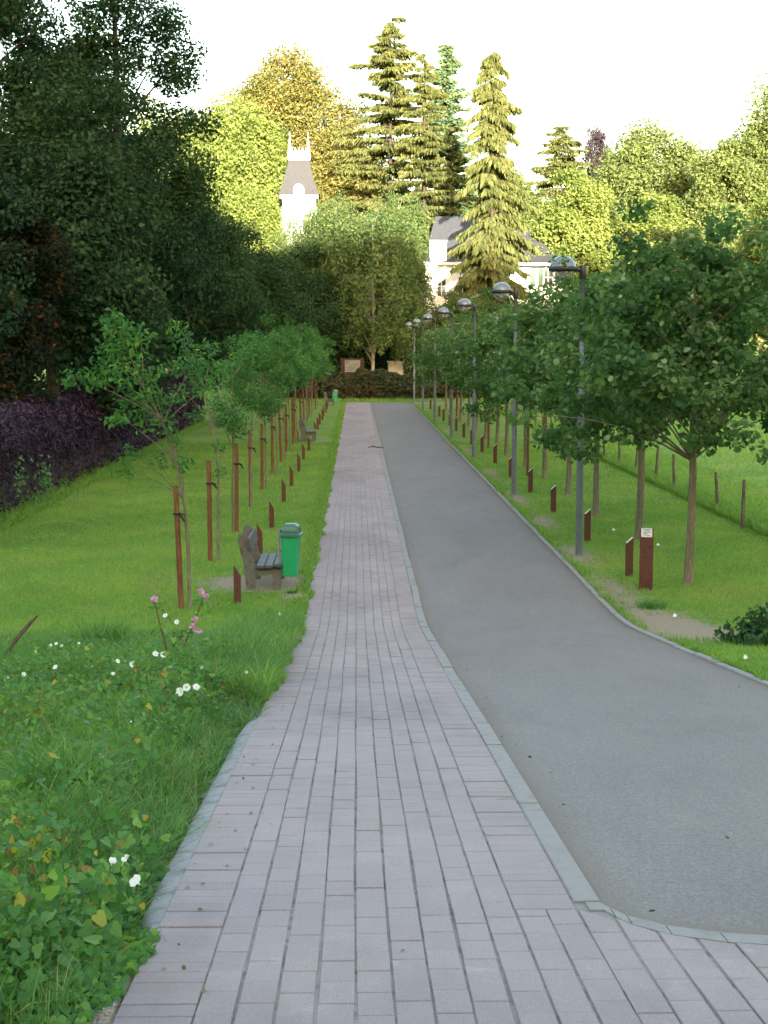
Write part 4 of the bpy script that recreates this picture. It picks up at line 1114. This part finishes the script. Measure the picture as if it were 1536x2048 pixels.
# ------------------------------------------------------------------ lindens on the right
def linden(key, seed, H, base, rx, ncl, nl, L, tmpl):
    if key in CACHE: return CACHE[key]
    rng = np.random.default_rng(seed); cm = MB(); tm = MB()
    cz = base+(H-base)*.40
    c = crown_points(rng, ncl, rx, rx, (H-base)*.5, .38, .34)
    c[:,2] = np.where(c[:,2]>0, c[:,2]*1.16, c[:,2]*.84) + cz
    s = 1 - .38*np.clip((c[:,2]-cz)/((H-base)*.58),0,1); c[:,:2] *= s[:,None]
    # upright leaders
    for q in range(11):
        a = rng.uniform(0,6.28); rr = rng.uniform(.1,.95)*rx; zt = H-1.45-.55*(rr/rx)**2+rng.uniform(-.4,.25)
        for w in range(4): c = np.vstack([c, [rr*math.cos(a)*(1+.06*w), rr*math.sin(a)*(1+.06*w), zt+.36*w]])
    rad = .34*rng.uniform(.6,1.35,len(c)); rad[-44:] = .20*np.tile([1.3,1.1,.9,.65],11)
    fill_clumps(cm, rng, c, rad, nl*(rad/.36)**2, L, tmpl, .85, .7, center=(0,0,cz), tbase=.46, tsd=.25, tmax=.975)
    zs = np.array([-.2,.3,1.0,base,base+.8,H*.6,H*.8,H*.93]); tp = np.stack([.02*np.sin(zs),.02*np.cos(2*zs),zs],-1)
    tm.tube(tp, [.10,.075,.066,.062,.05,.036,.022,.008], 10)
    for i in rng.choice(len(c), 38, replace=False):
        za = np.clip(c[i,2]-.75*np.hypot(c[i,0],c[i,1]), base+.25, H*.85)
        if c[i,2] > base+.75: limb(tm, rng, (0,0,za), c[i], .02, .005, .1, 5)
    CACHE[key] = (tm.mesh('trunk', True), cm.mesh('crown')); return CACHE[key]
l1 = linden('l1', 71, 5.75, 1.75, 2.15, 150, 110, .10, OVAL)
l2 = linden('l2', 72, 5.6, 1.75, 2.0, 125, 100, .105, OVAL)
l3 = linden('l3', 73, 5.4, 1.7, 1.95, 112, 95, .115, KITE)
LY = [23.7,29.3,33.4,38.35,43.0,47.7,52.4,57.1,61.8,66.5,71.2,75.9,80.6,85.3,90.0]
LX = [5.33,5.58,5.39,5.47,5.42,5.4]
for i, y in enumerate(LY):
    x = LX[i] if i < len(LX) else 5.4+rs.normal(0,.06)
    m = (l1,l2,l1,l3,l2,l3)[i] if i < 6 else (l2,l3)[i % 2]
    k = rs.uniform(.95,1.04) if i else 1.0
    k *= 1.0 if i < 3 else .95
    lab = ['big leafed linden at the front of the row, nearest the plaque post','linden directly behind the front one with its trunk left of that trunk'.replace('left of','beside')][i] if i < 2 else f'linden with a dense round crown, {ORD[i]} in the row from the plaque post'
    plant_tree('linden_tree', m, x, y, lab, group='lindens along the road', bark='young_bark', leaf='linden', rz=0.4 if i == 0 else rs.uniform(0,6.28), sc=(k,k,k))
stake(5.05, 44.0, 0, 'dark red stake among the linden trunks behind the second lamp', h=1.1)
stake(4.95, 56.0, .0, 'wooden stake among the linden trunks behind the third lamp', h=1.1)
stake(4.95, 74.0, .0, 'wooden stake among the linden trunks behind the fifth lamp', h=1.1)

# ------------------------------------------------------------------ street lamps
def make_lamp(x, y, label, rz=0.0):
    root = empty('street_lamp', (x,y,float(ground(x,y))), rz); tag(root, label, 'street lamp', 'globe street lamps along the road')
    b = MB(); b.tube([(0,0,-.1),(0,0,0),(0,0,2.95),(0,0,2.98)], [.066,.066,.066,.060], 16)
    b.tube([(0,0,2.98),(0,0,5.04)], [.046,.044], 14); b.lathe([(.07,2.90),(.071,2.90),(.071,2.955),(.06,2.985)], sides=16)
    b.build('pole', M['lamp_grey'], root, True)
    b = MB(); b.box((0,0,.62),(.02,.02,.02)); b.box((0,-.066,.75),(.07,.012,.30), bevel=.004); b.build('access_door', M['lamp_grey'], root)
    b = MB(); b.lathe([(.0,5.25),(.055,5.25),(.062,5.235),(.062,5.02),(.05,5.0)], sides=16)
    b.box((-.075,0,5.175),(.14,.07,.08), bevel=.01); b.build('arm', M['black'], root, True)
    cx = -.36
    b = MB(); b.lathe([(.215,5.145),(.255,5.145),(.255,5.22),(.215,5.22),(.215,5.145)], (cx,0,0), 36)
    for q in range(3):
        a_ = q*2.094+.5; b.box((cx+.255*math.cos(a_),.255*math.sin(a_),5.18),(.04,.03,.06), rz=a_, bevel=.006)
    b.build('ring', M['black'], root, True)
    th_ = np.linspace(0,math.pi/2,10)
    b = MB(); b.lathe(np.stack([.232*np.cos(th_)+1e-4, 5.22+.205*np.sin(th_)],-1), (cx,0,0), 32); b.build('dome', M['dome'], root, True)
    b = MB(); b.lathe(np.stack([.222*np.cos(th_)+1e-4, 5.145-.185*np.sin(th_)],-1), (cx,0,0), 32); b.build('bowl', M['bowl'], root, True)
    b = MB(); b.lathe([(.001,5.14),(.045,5.14),(.045,5.09),(.03,5.03),(.001,5.02)], (cx,0,0), 14); b.build('bulb', M['plaque'], root, True)
    return root
LPY = [27.2,38.4,51.4,62.9,75.4,88.5,101.0]; LPX = [4.08,4.06,4.04,4.0,3.95,3.93,3.9]
LL = ['grey street lamp with a clear globe standing in front of the first lindens', 'second grey globe street lamp from the near end, below the slate roof corner',
      'third grey globe street lamp from the near end of the road','fourth grey globe street lamp, its head among linden leaves','fifth grey globe street lamp, mostly hidden by the linden row',
      'next to last globe street lamp where the road ends','last and smallest globe street lamp by the turn-off']
lamp0 = None
for i in range(7):
    if lamp0 is None: lamp0 = make_lamp(LPX[0], LPY[0], LL[0])
    else:
        o = copy_tree(lamp0); o.location = (LPX[i], LPY[i], 0); o.rotation_euler = (0,0,rs.normal(0,.05)); o['label'] = LL[i]

# ------------------------------------------------------------------ benches and litter bins
def make_bench(x, y, label):
    root = empty('park_bench', (x,y,float(ground(x,y)))); tag(root, label, 'bench', 'concrete and plank benches along the path')
    for sy in (0.09, 1.22):
        b = MB()
        prof = [(.0,-.05),(.14,-.05),(.145,.36),(.12,.45),(.06,.62),(.02,.80),(-.02,.875),(-.07,.895),(-.115,.87),(-.135,.80),(-.10,.62),(-.05,.42)]
        b.prism(prof, sy-.05, sy+.05); 
        b.prism([(.152,.23),(.54,.26),(.54,.355),(.156,.355)], sy-.047, sy+.047)
        b.prism([(.42,-.05),(.53,-.05),(.538,.258),(.40,.248)], sy-.045, sy+.045)
        fix_normals(b.build('support', M['mossy_concrete'], root))
    for k_ in range(3):
        b = MB(); b.box((.215+.135*k_, .655, .385-.004*(2-k_)+.012*(k_==2)),(.122,1.42,.05), bevel=.008, ry=.05); b.build('seat_plank', M['plank'], root)
    b = MB(); b.box((.055, .655, .73),(.045,1.42,.20), bevel=.008, ry=-.26); b.build('backrest', M['plank'], root)
    return root
bench0 = make_bench(-1.72, 23.25, 'concrete bench with dark planks beside the green bin')
for (x,y,l) in ((-2.18,60.2,'middle bench standing alone on the lawn edge'),(-1.95,96.3,'farthest bench, beside the distant green bin')):
    o = copy_tree(bench0); o.location = (x,y,0); o['label'] = l
def make_bin(x, y, label, lean=0.0):
    root = empty('litter_bin', (x,y,0)); root.rotation_euler = (0,lean,-.12); root.scale = (.84,.84,1.0); tag(root, label, 'litter bin', 'green litter bins by the benches')
    b = MB(); b.box((0,0,.44),(.04,.04,.98), bevel=.004); b.box((0,0,.94),(.055,.055,.02)); b.build('post', M['galv'], root)
    b = MB(); b.box((.045,-.01,.78),(.03,.10,.34), bevel=.004); b.box((.035,0,.62),(.05,.06,.03)); b.build('bracket', M['black'], root)
    b = MB(); b.box((.045,-.065,.76),(.02,.012,.28), bevel=.003); b.build('lock_plate', M['zinc'], root)
    def rr(w,d,z,cx,cy=0):
        c=.035; x_,y_=w/2,d/2
        return [(cx-x_+c,cy-y_,z),(cx+x_-c,cy-y_,z),(cx+x_,cy-y_+c,z),(cx+x_,cy+y_-c,z),(cx+x_-c,cy+y_,z),(cx-x_+c,cy+y_,z),(cx-x_,cy+y_-c,z),(cx-x_,cy-y_+c,z)]
    def loft(bb, secs):
        V=[]; F=[]
        for s_ in secs: V += s_
        for i in range(len(secs)-1):
            for j in range(8): F.append((i*8+j,i*8+(j+1)%8,i*8+8+(j+1)%8,i*8+8+j))
        F.append(tuple(range(7,-1,-1))); F.append(tuple((len(secs)-1)*8+j for j in range(8))); bb.mixed(V,F)
    b = MB(); loft(b, [rr(.255,.30,.225,.205),rr(.27,.315,.24,.205),rr(.335,.37,.86,.225)]); b.build('body', M['bin_green'], root)
    b = MB(); loft(b, [rr(.38,.42,.845,.23),rr(.395,.435,.85,.23),rr(.395,.435,.885,.23),rr(.35,.39,.90,.23)]); b.build('rim', M['bin_lid'], root)
    b = MB(); loft(b, [rr(.335,.37,.90,.23),rr(.33,.365,.95,.228),rr(.29,.33,1.01,.225),rr(.20,.25,1.045,.215),rr(.12,.16,1.05,.21)]); b.build('lid', M['bin_lid'], root, False)
    b = MB(); b.box((.385,0,.955),(.012,.20,.05), ry=-.35, bevel=.003); b.build('opening', M['black'], root)
    return root
bin0 = make_bin(-1.21, 23.38, 'green plastic litter bin with a domed lid on a grey post by the near bench')
o = copy_tree(bin0); o.location = (-1.52,97.2,0); o.rotation_euler = (0,.0,.1); o['label'] = 'distant green litter bin leaning by the farthest bench'

# ------------------------------------------------------------------ wire fence
fr = empty('wire_fence', (8.2,28,0)); tag(fr, 'old wire fence with weathered wooden posts along the meadow', 'fence')
pm = MB(); pm.tube([(0,0,-.2),(0,0,.5),(.01,0,.93),(.012,0,.97)], [.042,.040,.037,.027], 8); pmesh = pm.mesh('post', True); pmesh.materials.append(M['fence_wood'])
fy = [28.6,31.1,34.2,37.0,39.2,42.0] + list(np.arange(44.8,100,2.8)); tops = []
for i, y in enumerate(fy):
    x = np.interp(y,[28,31,34,37,60,100],[8.0,8.06,8.33,8.4,8.4,8.4])+rs.normal(0,.03)
    o = bpy.data.objects.new('post', pmesh); C.objects.link(o); o.parent = fr
    z = float(ground(x,y)); o.location = (x-8.2,y-28,z); ax, ay = rs.normal(0,.05), rs.normal(.04,.05); o.rotation_euler = (ax,ay,rs.uniform(0,6)); o.scale = (1,1,rs.uniform(.92,1.08))
    tops.append((x-8.2,y-28,z))
tops = np.array(tops)
for hgt in (.35,.6,.85):
    b = MB(); b.tube(tops+np.array([.05,0,hgt]), .004, 4); b.build('wire', M['wire'], fr)

# ------------------------------------------------------------------ weeds on the bank at the left of the path
def mound(X, Y):
    edge_x = -.80 - .12*smooth((Y-5.4)/.6)*smooth((11.6-Y)/.8)
    e = smooth((edge_x-X)/.45)
    return (.04+.22*(1+wob(X,Y,2.3,.7))*.75)*e*smooth((Y-4.0)/.6)*smooth((18.5-Y)/3.0)
def bank_pts(r, n, y0, y1, x_in, x_out, p=1.0):
    Y = y0+(y1-y0)*r.uniform(0,1,n)**p
    x_in = x_in - .03*smooth((Y-5.75)/.4)*smooth((11.2-Y)/.5)
    lo = np.maximum(-.252*Y-1.7, x_out); hi = np.minimum(x_in + .05*wob(0*Y,Y,3,.3)+.10*np.maximum(0,wob(0*Y,Y,1.3,.9)), -.72)
    X = hi + (lo-hi)*r.uniform(0,1,n)**1.25
    return X, Y
r = np.random.default_rng(123)
ug = MB()   # bindweed and other broad leaves
def zone(x,y,cx,cy,sx,sy): return np.exp(-((x-cx)/sx)**2-((y-cy)/sy)**2)
X,Y = bank_pts(r, 36000, 4.25, 15.5, -.82, -5.0, 1.2)
wgt = .10+.12*smooth((Y-7)/2)+1.5*zone(X,Y,-.86,5.6,.14,1.0)+.6*zone(X,Y,-.92,6.8,.12,.6)+.9*zone(X,Y,-1.27,6.1,.12,.4)+1.0*zone(X,Y,-1.7,12.2,1.0,1.3)+.7*zone(X,Y,-1.05,11.2,.35,1.1)+.8*zone(X,Y,-1.15,4.6,.25,.4)+.5*zone(X,Y,-2.6,13,1.2,1.0)
wgt *= np.where(wob(X,Y,2.2,.2)>-.25,1,.25)
k = r.uniform(0,1,len(X)) < wgt; X,Y=X[k],Y[k]; n=len(X)
Z = ground(X,Y)+mound(X,Y)*r.uniform(.35,1.35,n)+.01
t = np.clip(r.normal(.45,.24,n),0,.92); t = np.where(r.uniform(0,1,n)<.025, r.uniform(.95,1,n), t)
leaves(ug, r, np.stack([X,Y,Z],-1), .045*r.uniform(.5,1.5,n), np.array([.1,-.45,.75])+.55*r.normal(size=(n,3)), t, HEART, .85, fold=.2)
# yellowing and brown leaves gathered in a few places
for (cx,cy,s_,nn) in ((-.88,5.5,.07,40),(-.84,5.9,.05,22),(-1.28,6.2,.08,45),(-1.2,6.05,.06,25),(-1.06,8.7,.10,80),(-1.27,5.6,.10,60),(-.85,5.05,.06,30),(-2.3,11.0,.5,120),(-1.7,11.4,.4,110),(-1.3,11.2,.3,80)):
    px_ = cx+s_*r.normal(size=nn); py_ = cy+s_*1.5*r.normal(size=nn); k = px_<-.78; px_,py_=px_[k],py_[k]; nn=len(px_)
    P = np.stack([px_,py_,ground(px_,py_)+mound(px_,py_)*r.uniform(.5,1.25,nn)],-1)
    leaves(ug, r, P, .042*r.uniform(.5,1.3,nn), np.array([.1,-.5,.6])+.6*r.normal(size=(nn,3)), r.uniform(.94,1,nn), HEART, .8)
n = 520; py_ = 5.65+.5*r.normal(size=n); px_ = -.955+.07*r.normal(size=n)-.03*np.abs(r.normal(size=n)); k = (px_ < -.84) & (py_ > 4.7) & (py_ < 6.9); px_, py_ = px_[k], py_[k]; n = len(px_)
P = np.stack([px_, py_, ground(px_,py_)+.03+.27*r.uniform(0,1,n)*np.clip((-.83-px_)/.12,.2,1)],-1)
t = np.clip(r.normal(.5,.24,n),0,.92); t = np.where(r.uniform(0,1,n)<.05, r.uniform(.95,1,n), t)
leaves(ug, r, P, .050*r.uniform(.5,1.4,n), np.array([.2,-.6,.6])+.5*r.normal(size=(n,3)), t, HEART, .85, fold=.2)
o = ug.build('bindweed', LM['weed']); tag(o, 'bindweed with heart shaped leaves covering the bank by the path', 'weeds', kind='stuff')
# feathery small-leaved weeds
fm = MB(); X,Y = bank_pts(r, 52000, 4.2, 14.5, -.84, -4.2, 1.15)
w = .35+.7*(wob(X,Y,1.1,2.2)>-.1)-.5*zone(X,Y,-1.55,7.8,.4,.9); k = r.uniform(0,1,len(X))<w; X,Y=X[k],Y[k]; n=len(X)
Z = ground(X,Y)+mound(X,Y)*r.uniform(.15,1.3,n)
leaves(fm, r, np.stack([X,Y,Z],-1), .032*r.uniform(.5,1.6,n)*np.clip(Y/7,.8,1.5), np.array([0,-.3,.6])+.8*r.normal(size=(n,3)), np.clip(.45+.2*wob(X,Y,1.5,.1)+r.normal(0,.2,n),0,1), KITE, .42)
o = fm.build('feathery_weeds', LM['fern']); tag(o, 'feathery low weeds between the bindweed on the bank', 'weeds', kind='stuff')
# grasses of the bank
tg = MB()
def tall(n, y0,y1,xi,xo,L,Wd,lean,wf=None,p=1.1,segs=3, tb=.45):
    X,Y = bank_pts(r, n, y0,y1,xi,xo,p)
    if wf is not None:
        k = r.uniform(0,1,len(X))<wf(X,Y); X,Y=X[k],Y[k]
    n=len(X); Z = ground(X,Y)+mound(X,Y)*r.uniform(0,.5,n)-.01
    blades(tg, r, np.stack([X,Y,Z],-1), L*r.uniform(.55,1.4,n), Wd*r.uniform(.7,1.3,n), r.uniform(lean[0],lean[1],n), np.where(r.uniform(0,1,n)<.045, 1.0, np.clip(tb+.30*wob(X,Y,1.7,1.9)+r.normal(0,.2,n),0,.93)), segs)
tall(20000, 4.2,6.6,-.90,-2.2,.17,.0042,(.2,.9), lambda X,Y: .35+.9*zone(X,Y,-1.2,5.2,.2,.6)-.9*zone(X,Y,-.87,5.6,.13,.95))
tall(30000, 6.0,12.5,-.93,-3.6,.21,.005,(.25,1.0), lambda X,Y: .4+.6*(wob(X,Y,.9,1.4)>0)+.6*zone(X,Y,-1.15,7.5,.3,1.5)-.6*zone(X,Y,-.92,6.4,.10,.6))
tall(22000, 11,19.0,-.80,-5.5,.19,.007,(.5,1.1), lambda X,Y: .55+.45*(wob(X,Y,.7,.4)>-.1)-.6*zone(X,Y,-1.75,12.3,.7,1.0), tb=.32)
tall(9000, 12,19.5,-.76,-1.5,.30,.0065,(.2,.9), None, 1.0, tb=.5)
tall(1500, 5.5,12,-.86,-1.1,.20,.005,(.7,1.2), None, 1.0)
o = tg.build('tall_grass', LM['tall']); tag(o, 'long tangled grass over the bank beside the path', 'grass', kind='stuff')

def tuft(x, y, n, rad, L, Wd, lean, label, seed, leafk='tall', name='grass_tuft', cat='grass tuft'):
    rr = np.random.default_rng(seed); a_ = rr.uniform(0,6.28,n); d_ = rad*np.sqrt(rr.uniform(0,1,n)); X = x+d_*np.cos(a_); Y = y+d_*np.sin(a_)
    b = MB(); P = np.stack([X-x,Y-y,ground(X,Y)-float(ground(x,y))-.01],-1)
    blades(b, rr, P, L*rr.uniform(.5,1.25,n), Wd*rr.uniform(.7,1.3,n), rr.uniform(lean[0],lean[1],n), np.clip(rr.normal(.42,.2,n),0,.93), 4)
    o = b.build(name, LM[leafk], loc=(x,y,float(ground(x,y)))); tag(o, label, cat); return o
tuft(-1.58,7.75,620,.20,.42,.0085,(.25,.95),'tall dark green grass clump on the bank near the path',5)
tuft(-1.28,6.9,260,.12,.32,.006,(.3,1.0),'smaller grass clump leaning towards the pavers on the bank',6)
tuft(-3.0,17.8,420,.28,.35,.011,(.15,.7),'dark leafy tuft at the lawn edge behind the white flowers',7)
tuft(4.33,21.6,260,.22,.16,.011,(.3,1.0),'small green tuft on the bare earth before the plaque post',8)
tuft(-1.0,23.0,90,.08,.08,.012,(.3,1.0),'small grass tuft on the bare patch by the green bin',9)

# bare gravelly corner at the bottom
gv = MB(); n=2600; X = r.uniform(-1.35,-.76,n); Y = r.uniform(3.9,4.9,n); k = (X > -.85-.55*(4.95-Y)); X,Y=X[k],Y[k]; n=len(X)
s_ = .009*r.uniform(.4,1.6,n)
oct_ = np.array([(1,0,0),(0,1,0),(-1,0,0),(0,-1,0),(0,0,.7),(0,0,-.5)])
V = (np.stack([X,Y,ground(X,Y)+.002],-1)[:,None,:] + oct_[None]*s_[:,None,None]*r.uniform(.6,1.3,(n,6,1)))
fc = np.array([(0,1,4),(1,2,4),(2,3,4),(3,0,4)])
gv.add(V.reshape(-1,3), (np.arange(n)[:,None,None]*6+fc[None]).reshape(-1,3), np.repeat(r.uniform(0,1,n),4))
o = gv.build('gravel', M['gravel']); tag(o, 'loose gravel at the corner of the paving', 'gravel', kind='stuff')

# bindweed flowers
FP = [(-0.9,5.32,1.91),(-0.86,5.31,1.91),(-0.77,5.18,1.89),(-0.85,5.45,1.91),(-3.04,12.85,0.85),(-2.95,13.06,0.85),(-2.68,13.24,0.86),(-1.94,11.79,1.11),(-2.11,12.98,0.97),(-1.92,12.6,1.03),(-1.77,12.96,1.03),(-1.73,12.74,1.01),(-1.68,12.9,1.05),(-1.55,12.55,1.04),(-1.24,10.56,1.27),(-1.23,10.66,1.28),(-1.17,10.69,1.26),(-1.25,11.98,1.12),(-0.95,12.5,0.98),(-1.71,13.33,1.35),(-1.69,13.99,1.18),(-3.44,15.95,0.5),(-3.38,16.41,0.47),(-3.35,16.58,0.45),(-3.23,16.31,0.49),(-3.08,16.41,0.49),(-1.44,9.36,1.4)]
FL = ['half closed white bindweed flower at the front of the bank','narrow cream bindweed bud next to the half closed flower','wide open white bindweed flower hanging closest to the pavers','pale withered bindweed flower above the yellow leaves',
 'white bindweed flower at the picture edge on the bank','white bindweed flower second from the picture edge','white bindweed flower alone on the dark grass third from the picture edge','tilted white bindweed flower low before the main cluster',
 'small white bindweed flower at the outer side of the main cluster','broad white bindweed flower at the outer side of the main cluster','big white bindweed flower just below the pink flowered plant','white bindweed flower under the big one','upright white bindweed flower beside the balsam stems','slanting white bindweed flower by the balsam stems',
 'big white bindweed flower of the low pair near the path','smaller white bindweed flower of the low pair near the path','tiny white bindweed flower next to the low pair','thin white bindweed flower between the cluster and the path','narrow white bindweed flower in the grass nearest the path edge',
 'white bindweed flower climbing high on the balsam stem','small white bindweed flower among the balsam stems',
 'white flower at the start of the far flower patch','first white flower of the far patch by the lawn','second white flower of the far patch by the lawn','third white flower of the far patch by the lawn','last white flower of the far patch by the lawn','white bindweed bud alone in the middle of the bank']
prof = [(.004,0),(.005,.018),(.009,.032),(.018,.043),(.029,.049),(.033,.048)]
fmb = MB(); fmb.lathe(prof, sides=14); 
vv = fmb.V[0]; an = np.arctan2(vv[:,1],vv[:,0]); rim = np.hypot(vv[:,0],vv[:,1])/.033; vv[:,2] += .004*np.cos(5*an)*rim**3; vv[:,:2] *= (1+.05*np.cos(5*an)*rim**2)[:,None]
pet = fmb.mesh('petals', True); pet.materials.append(LM.get('x') or M['flower_white'])
cal = MB(); cal.lathe([(.001,-.012),(.006,-.010),(.008,0),(.006,.012),(.004,.012)], sides=8); cal.tube([(0,0,-.012),(.004,.002,-.07),(.0,.01,-.14)], [.0018,.0018,.0018], 4); calm = cal.mesh('calyx', True); calm.materials.append(LM['weed'])
fr_ = np.random.default_rng(44)
for i,(p,l) in enumerate(zip(FP,FL)):
    o = empty('bindweed_flower', p if i < 4 else (p[0], p[1], p[2]+(.07 if i < 19 else .03))); tag(o, l, 'flower', 'white bindweed flowers on the bank')
    s_ = (1.15 if i < 3 else 1.25 if i in (10,14,9) else 1.0) * fr_.uniform(.62,.85)
    if i in (1,26,3): sc = (.35,.35,1.1)
    elif i in (0,18,7): sc = (.6,.6,1.15)
    else: sc = (1,1,1)
    if i > 20: s_ *= .8
    o.scale = tuple(s_*q for q in sc)
    o.rotation_euler = (R(fr_.uniform(38,80)), 0, R(fr_.uniform(-50,50)))
    if i in (0,1): o.rotation_euler = (R(30),R(20),0)
    if i == 2: o.rotation_euler = (R(28),R(-35),0)
    for me in (pet, calm):
        q = bpy.data.objects.new('petals' if me is pet else 'calyx', me); C.objects.link(q); q.parent = o

# balsam with pink flowers
bz = float(ground(-1.78,14.4)); bl = empty('balsam_plant', (-1.78,14.4,bz)); tag(bl, 'red stemmed balsam plant with pink flowers rising from the bank', 'plant')
stems = [[(0,0,0),(-.07,0,.25),(-.12,0,.45),(-.16,0,.62),(-.175,0,.73)],[(0,0,0),(.09,0,.25),(.19,0,.48),(.27,0,.68),(.31,0,.80)],[(0,0,0),(.03,0,.2),(.07,0,.36),(.09,0,.44)],[(0,0,0),(-.02,.05,.2),(.0,.08,.42)]]
for s_ in stems:
    b = MB(); b.tube(s_, np.linspace(.011,.004,len(s_)), 6); b.build('stem', M['red_stem'], bl, True)
b = MB(); rr = np.random.default_rng(4)
for s_ in stems:
    s_ = np.array(s_); n = 34; tq = rr.uniform(.15,1,n); P = np.stack([np.interp(tq,np.linspace(0,1,len(s_)),s_[:,i]) for i in range(3)],-1)+.045*rr.normal(size=(n,3))
    leaves(b, rr, P, .075*rr.uniform(.5,1.2,n), np.array([0,-.5,.5])+.6*rr.normal(size=(n,3)), np.clip(rr.normal(.45,.25,n),0,.93), OVAL, .38)
b.build('foliage', LM['weed'], bl)
for (x,z) in ((-.175,.74),(.285,.82),(.335,.77),(.19,.47),(.24,.43),(.215,.55)):
    b = MB(); n = 9; P = np.array([x,-.02,z])+.014*rr.normal(size=(n,3)); leaves(b, rr, P, .036*rr.uniform(.7,1.3,n), np.array([0,-1,.2])+.6*rr.normal(size=(n,3)), rr.uniform(0,1,n), ROUND, .9); b.build('flower', M['flower_pink'], bl)

# dark leaning stem at the lawn edge
b = MB(); b.tube([(-4.06,17.1,.26),(-3.95,17.2,.42),(-3.80,17.3,.60),(-3.72,17.35,.68)], [.02,.026,.022,.006], 6)
o = b.build('leaning_stem', M['bark'], smooth_shade=True); tag(o, 'dark bent plant stem leaning at the picture edge by the lawn', 'plant stem')
# straw stalks
for (x,y,hh,dx,l) in ((-1.02,8.6,.34,.14,'dry brown stalk leaning out over the pavers'),(-2.05,9.2,.5,.12,'tall dry yellow stalk at the picture edge on the bank'),(-2.0,10.0,.4,-.1,'dry seed stalk amid the bank weeds')):
    z = float(ground(x,y)); b = MB(); b.tube([(x,y,z),(x+dx*.4,y-.02,z+hh*.6),(x+dx,y-.04,z+hh)], [.003,.0025,.0015], 4)
    n=40; P = np.array([x+dx,y-.04,z+hh])+np.stack([.02*rr.normal(size=n)-dx*.25*rr.uniform(0,1,n),.015*rr.normal(size=n),-rr.uniform(0,.14,n)],-1)
    leaves(b, rr, P, .016, rr.normal(size=(n,3)), .99, KITE, .3); o = b.build('dry_stalk', LM['grass']); tag(o, l, 'stalk')

# shrub at the right edge
bs = empty('dark_shrub', (4.85,17.3,float(ground(4.85,17.3)))); tag(bs, 'dark leafy shrub at the picture edge beyond the kerb', 'shrub')
b = MB(); n=1100; d=norm(rr.normal(size=(n,3))); d[:,2]=np.abs(d[:,2]); P = d*(rr.uniform(.4,1,n)**.6)[:,None]*np.array([.52,.6,.42])*(1+.5*wob(d[:,0]*3,d[:,1]*3+d[:,2]*2,1))[:,None]
leaves(b, rr, P, .085*rr.uniform(.5,1.4,n), up_n(rr,n,d), np.clip(rr.normal(.35,.22,n),0,.93), OVAL, .5); b.build('foliage', LM['shrub'], bs)
b = MB()
for q in range(9):
    a_=q*.7; b.tube([(0,0,0),(.15*math.cos(a_),.15*math.sin(a_),.15),(.36*math.cos(a_),.36*math.sin(a_),.3)], [.012,.009,.004], 5)
b.build('stem', M['bark'], bs)
# small scraps of litter
for (x,y,s_,l) in ((5.74,28.2,.05,'white scrap of litter on the lawn behind the plaque post'),(4.44,20.56,.045,'pale scrap of litter on the bare earth'),(4.0,15.1,.035,'white scrap of litter by the kerb at the picture edge'),(5.3,30.6,.05,'pale scrap of litter between two linden trunks'),(-1.08,20.8,.03,'tiny white scrap in the grass by the path')):
    s_ *= .65; b = MB(); b.mixed([(-s_,-s_*.6,.0),(s_*.8,-s_*.7,.012),(s_,s_*.5,.02),(-s_*.2,s_*.8,.045),(-s_*.9,s_*.4,.02),(0,0,.05)], [(0,1,5),(1,2,5),(2,3,5),(3,4,5),(4,0,5)])
    o = b.build('paper_scrap', M['paper'], loc=(x,y,float(ground(x,y))+.03)); tag(o, l, 'litter')
# twig lying across the path
b = MB(); zt = .012
b.tube([(.45,56.6,zt),(.62,56.9,zt+.02),(.85,56.5,zt+.01),(1.05,56.7,zt)], [.012,.02,.02,.01], 5); b.tube([(.62,56.9,zt+.02),(.70,57.5,zt+.03)], [.012,.006], 4); b.tube([(.85,56.5,zt+.01),(.80,55.9,zt+.01)], [.01,.005], 4)
o = b.build('fallen_twig', M['bark']); tag(o, 'dark fallen twig lying across the pavers and kerb strip', 'twig')

# fallen leaves and crumbs along the kerbs and on the paving
fl = MB(); r = np.random.default_rng(303); n = 380
side = np.minimum(r.integers(0,16,n)//5,3); Y = 4.5+34*r.uniform(0,1,n)**1.4
X = np.select([side==0, side==1, side==2], [.99+.10*np.abs(r.normal(size=n)), 3.63-.14*np.abs(r.normal(size=n)), -.72+.12*np.abs(r.normal(size=n))], r.uniform(-.7,3.6,n))
k = (X < .86) | (Y > yc(np.maximum(X,.97))+.02); X, Y = X[k], Y[k]; n = len(X)
leaves(fl, r, np.stack([X,Y,ramp(Y)+.006],-1), .022*r.uniform(.4,1.4,n), np.array([0,0,1.0])+.3*r.normal(size=(n,3)), r.uniform(0,1,n), OVAL, .55)
LM['litter'] = leaf_mat('leaf_litter', [(0,(.07,.045,.025)),(.5,(.15,.10,.05)),(.8,(.24,.19,.08)),(1,(.12,.17,.05))], .1)
o = fl.build('fallen_leaves', LM['litter']); tag(o, 'small dry fallen leaves along the kerbs and on the paving', 'fallen leaves', kind='stuff')
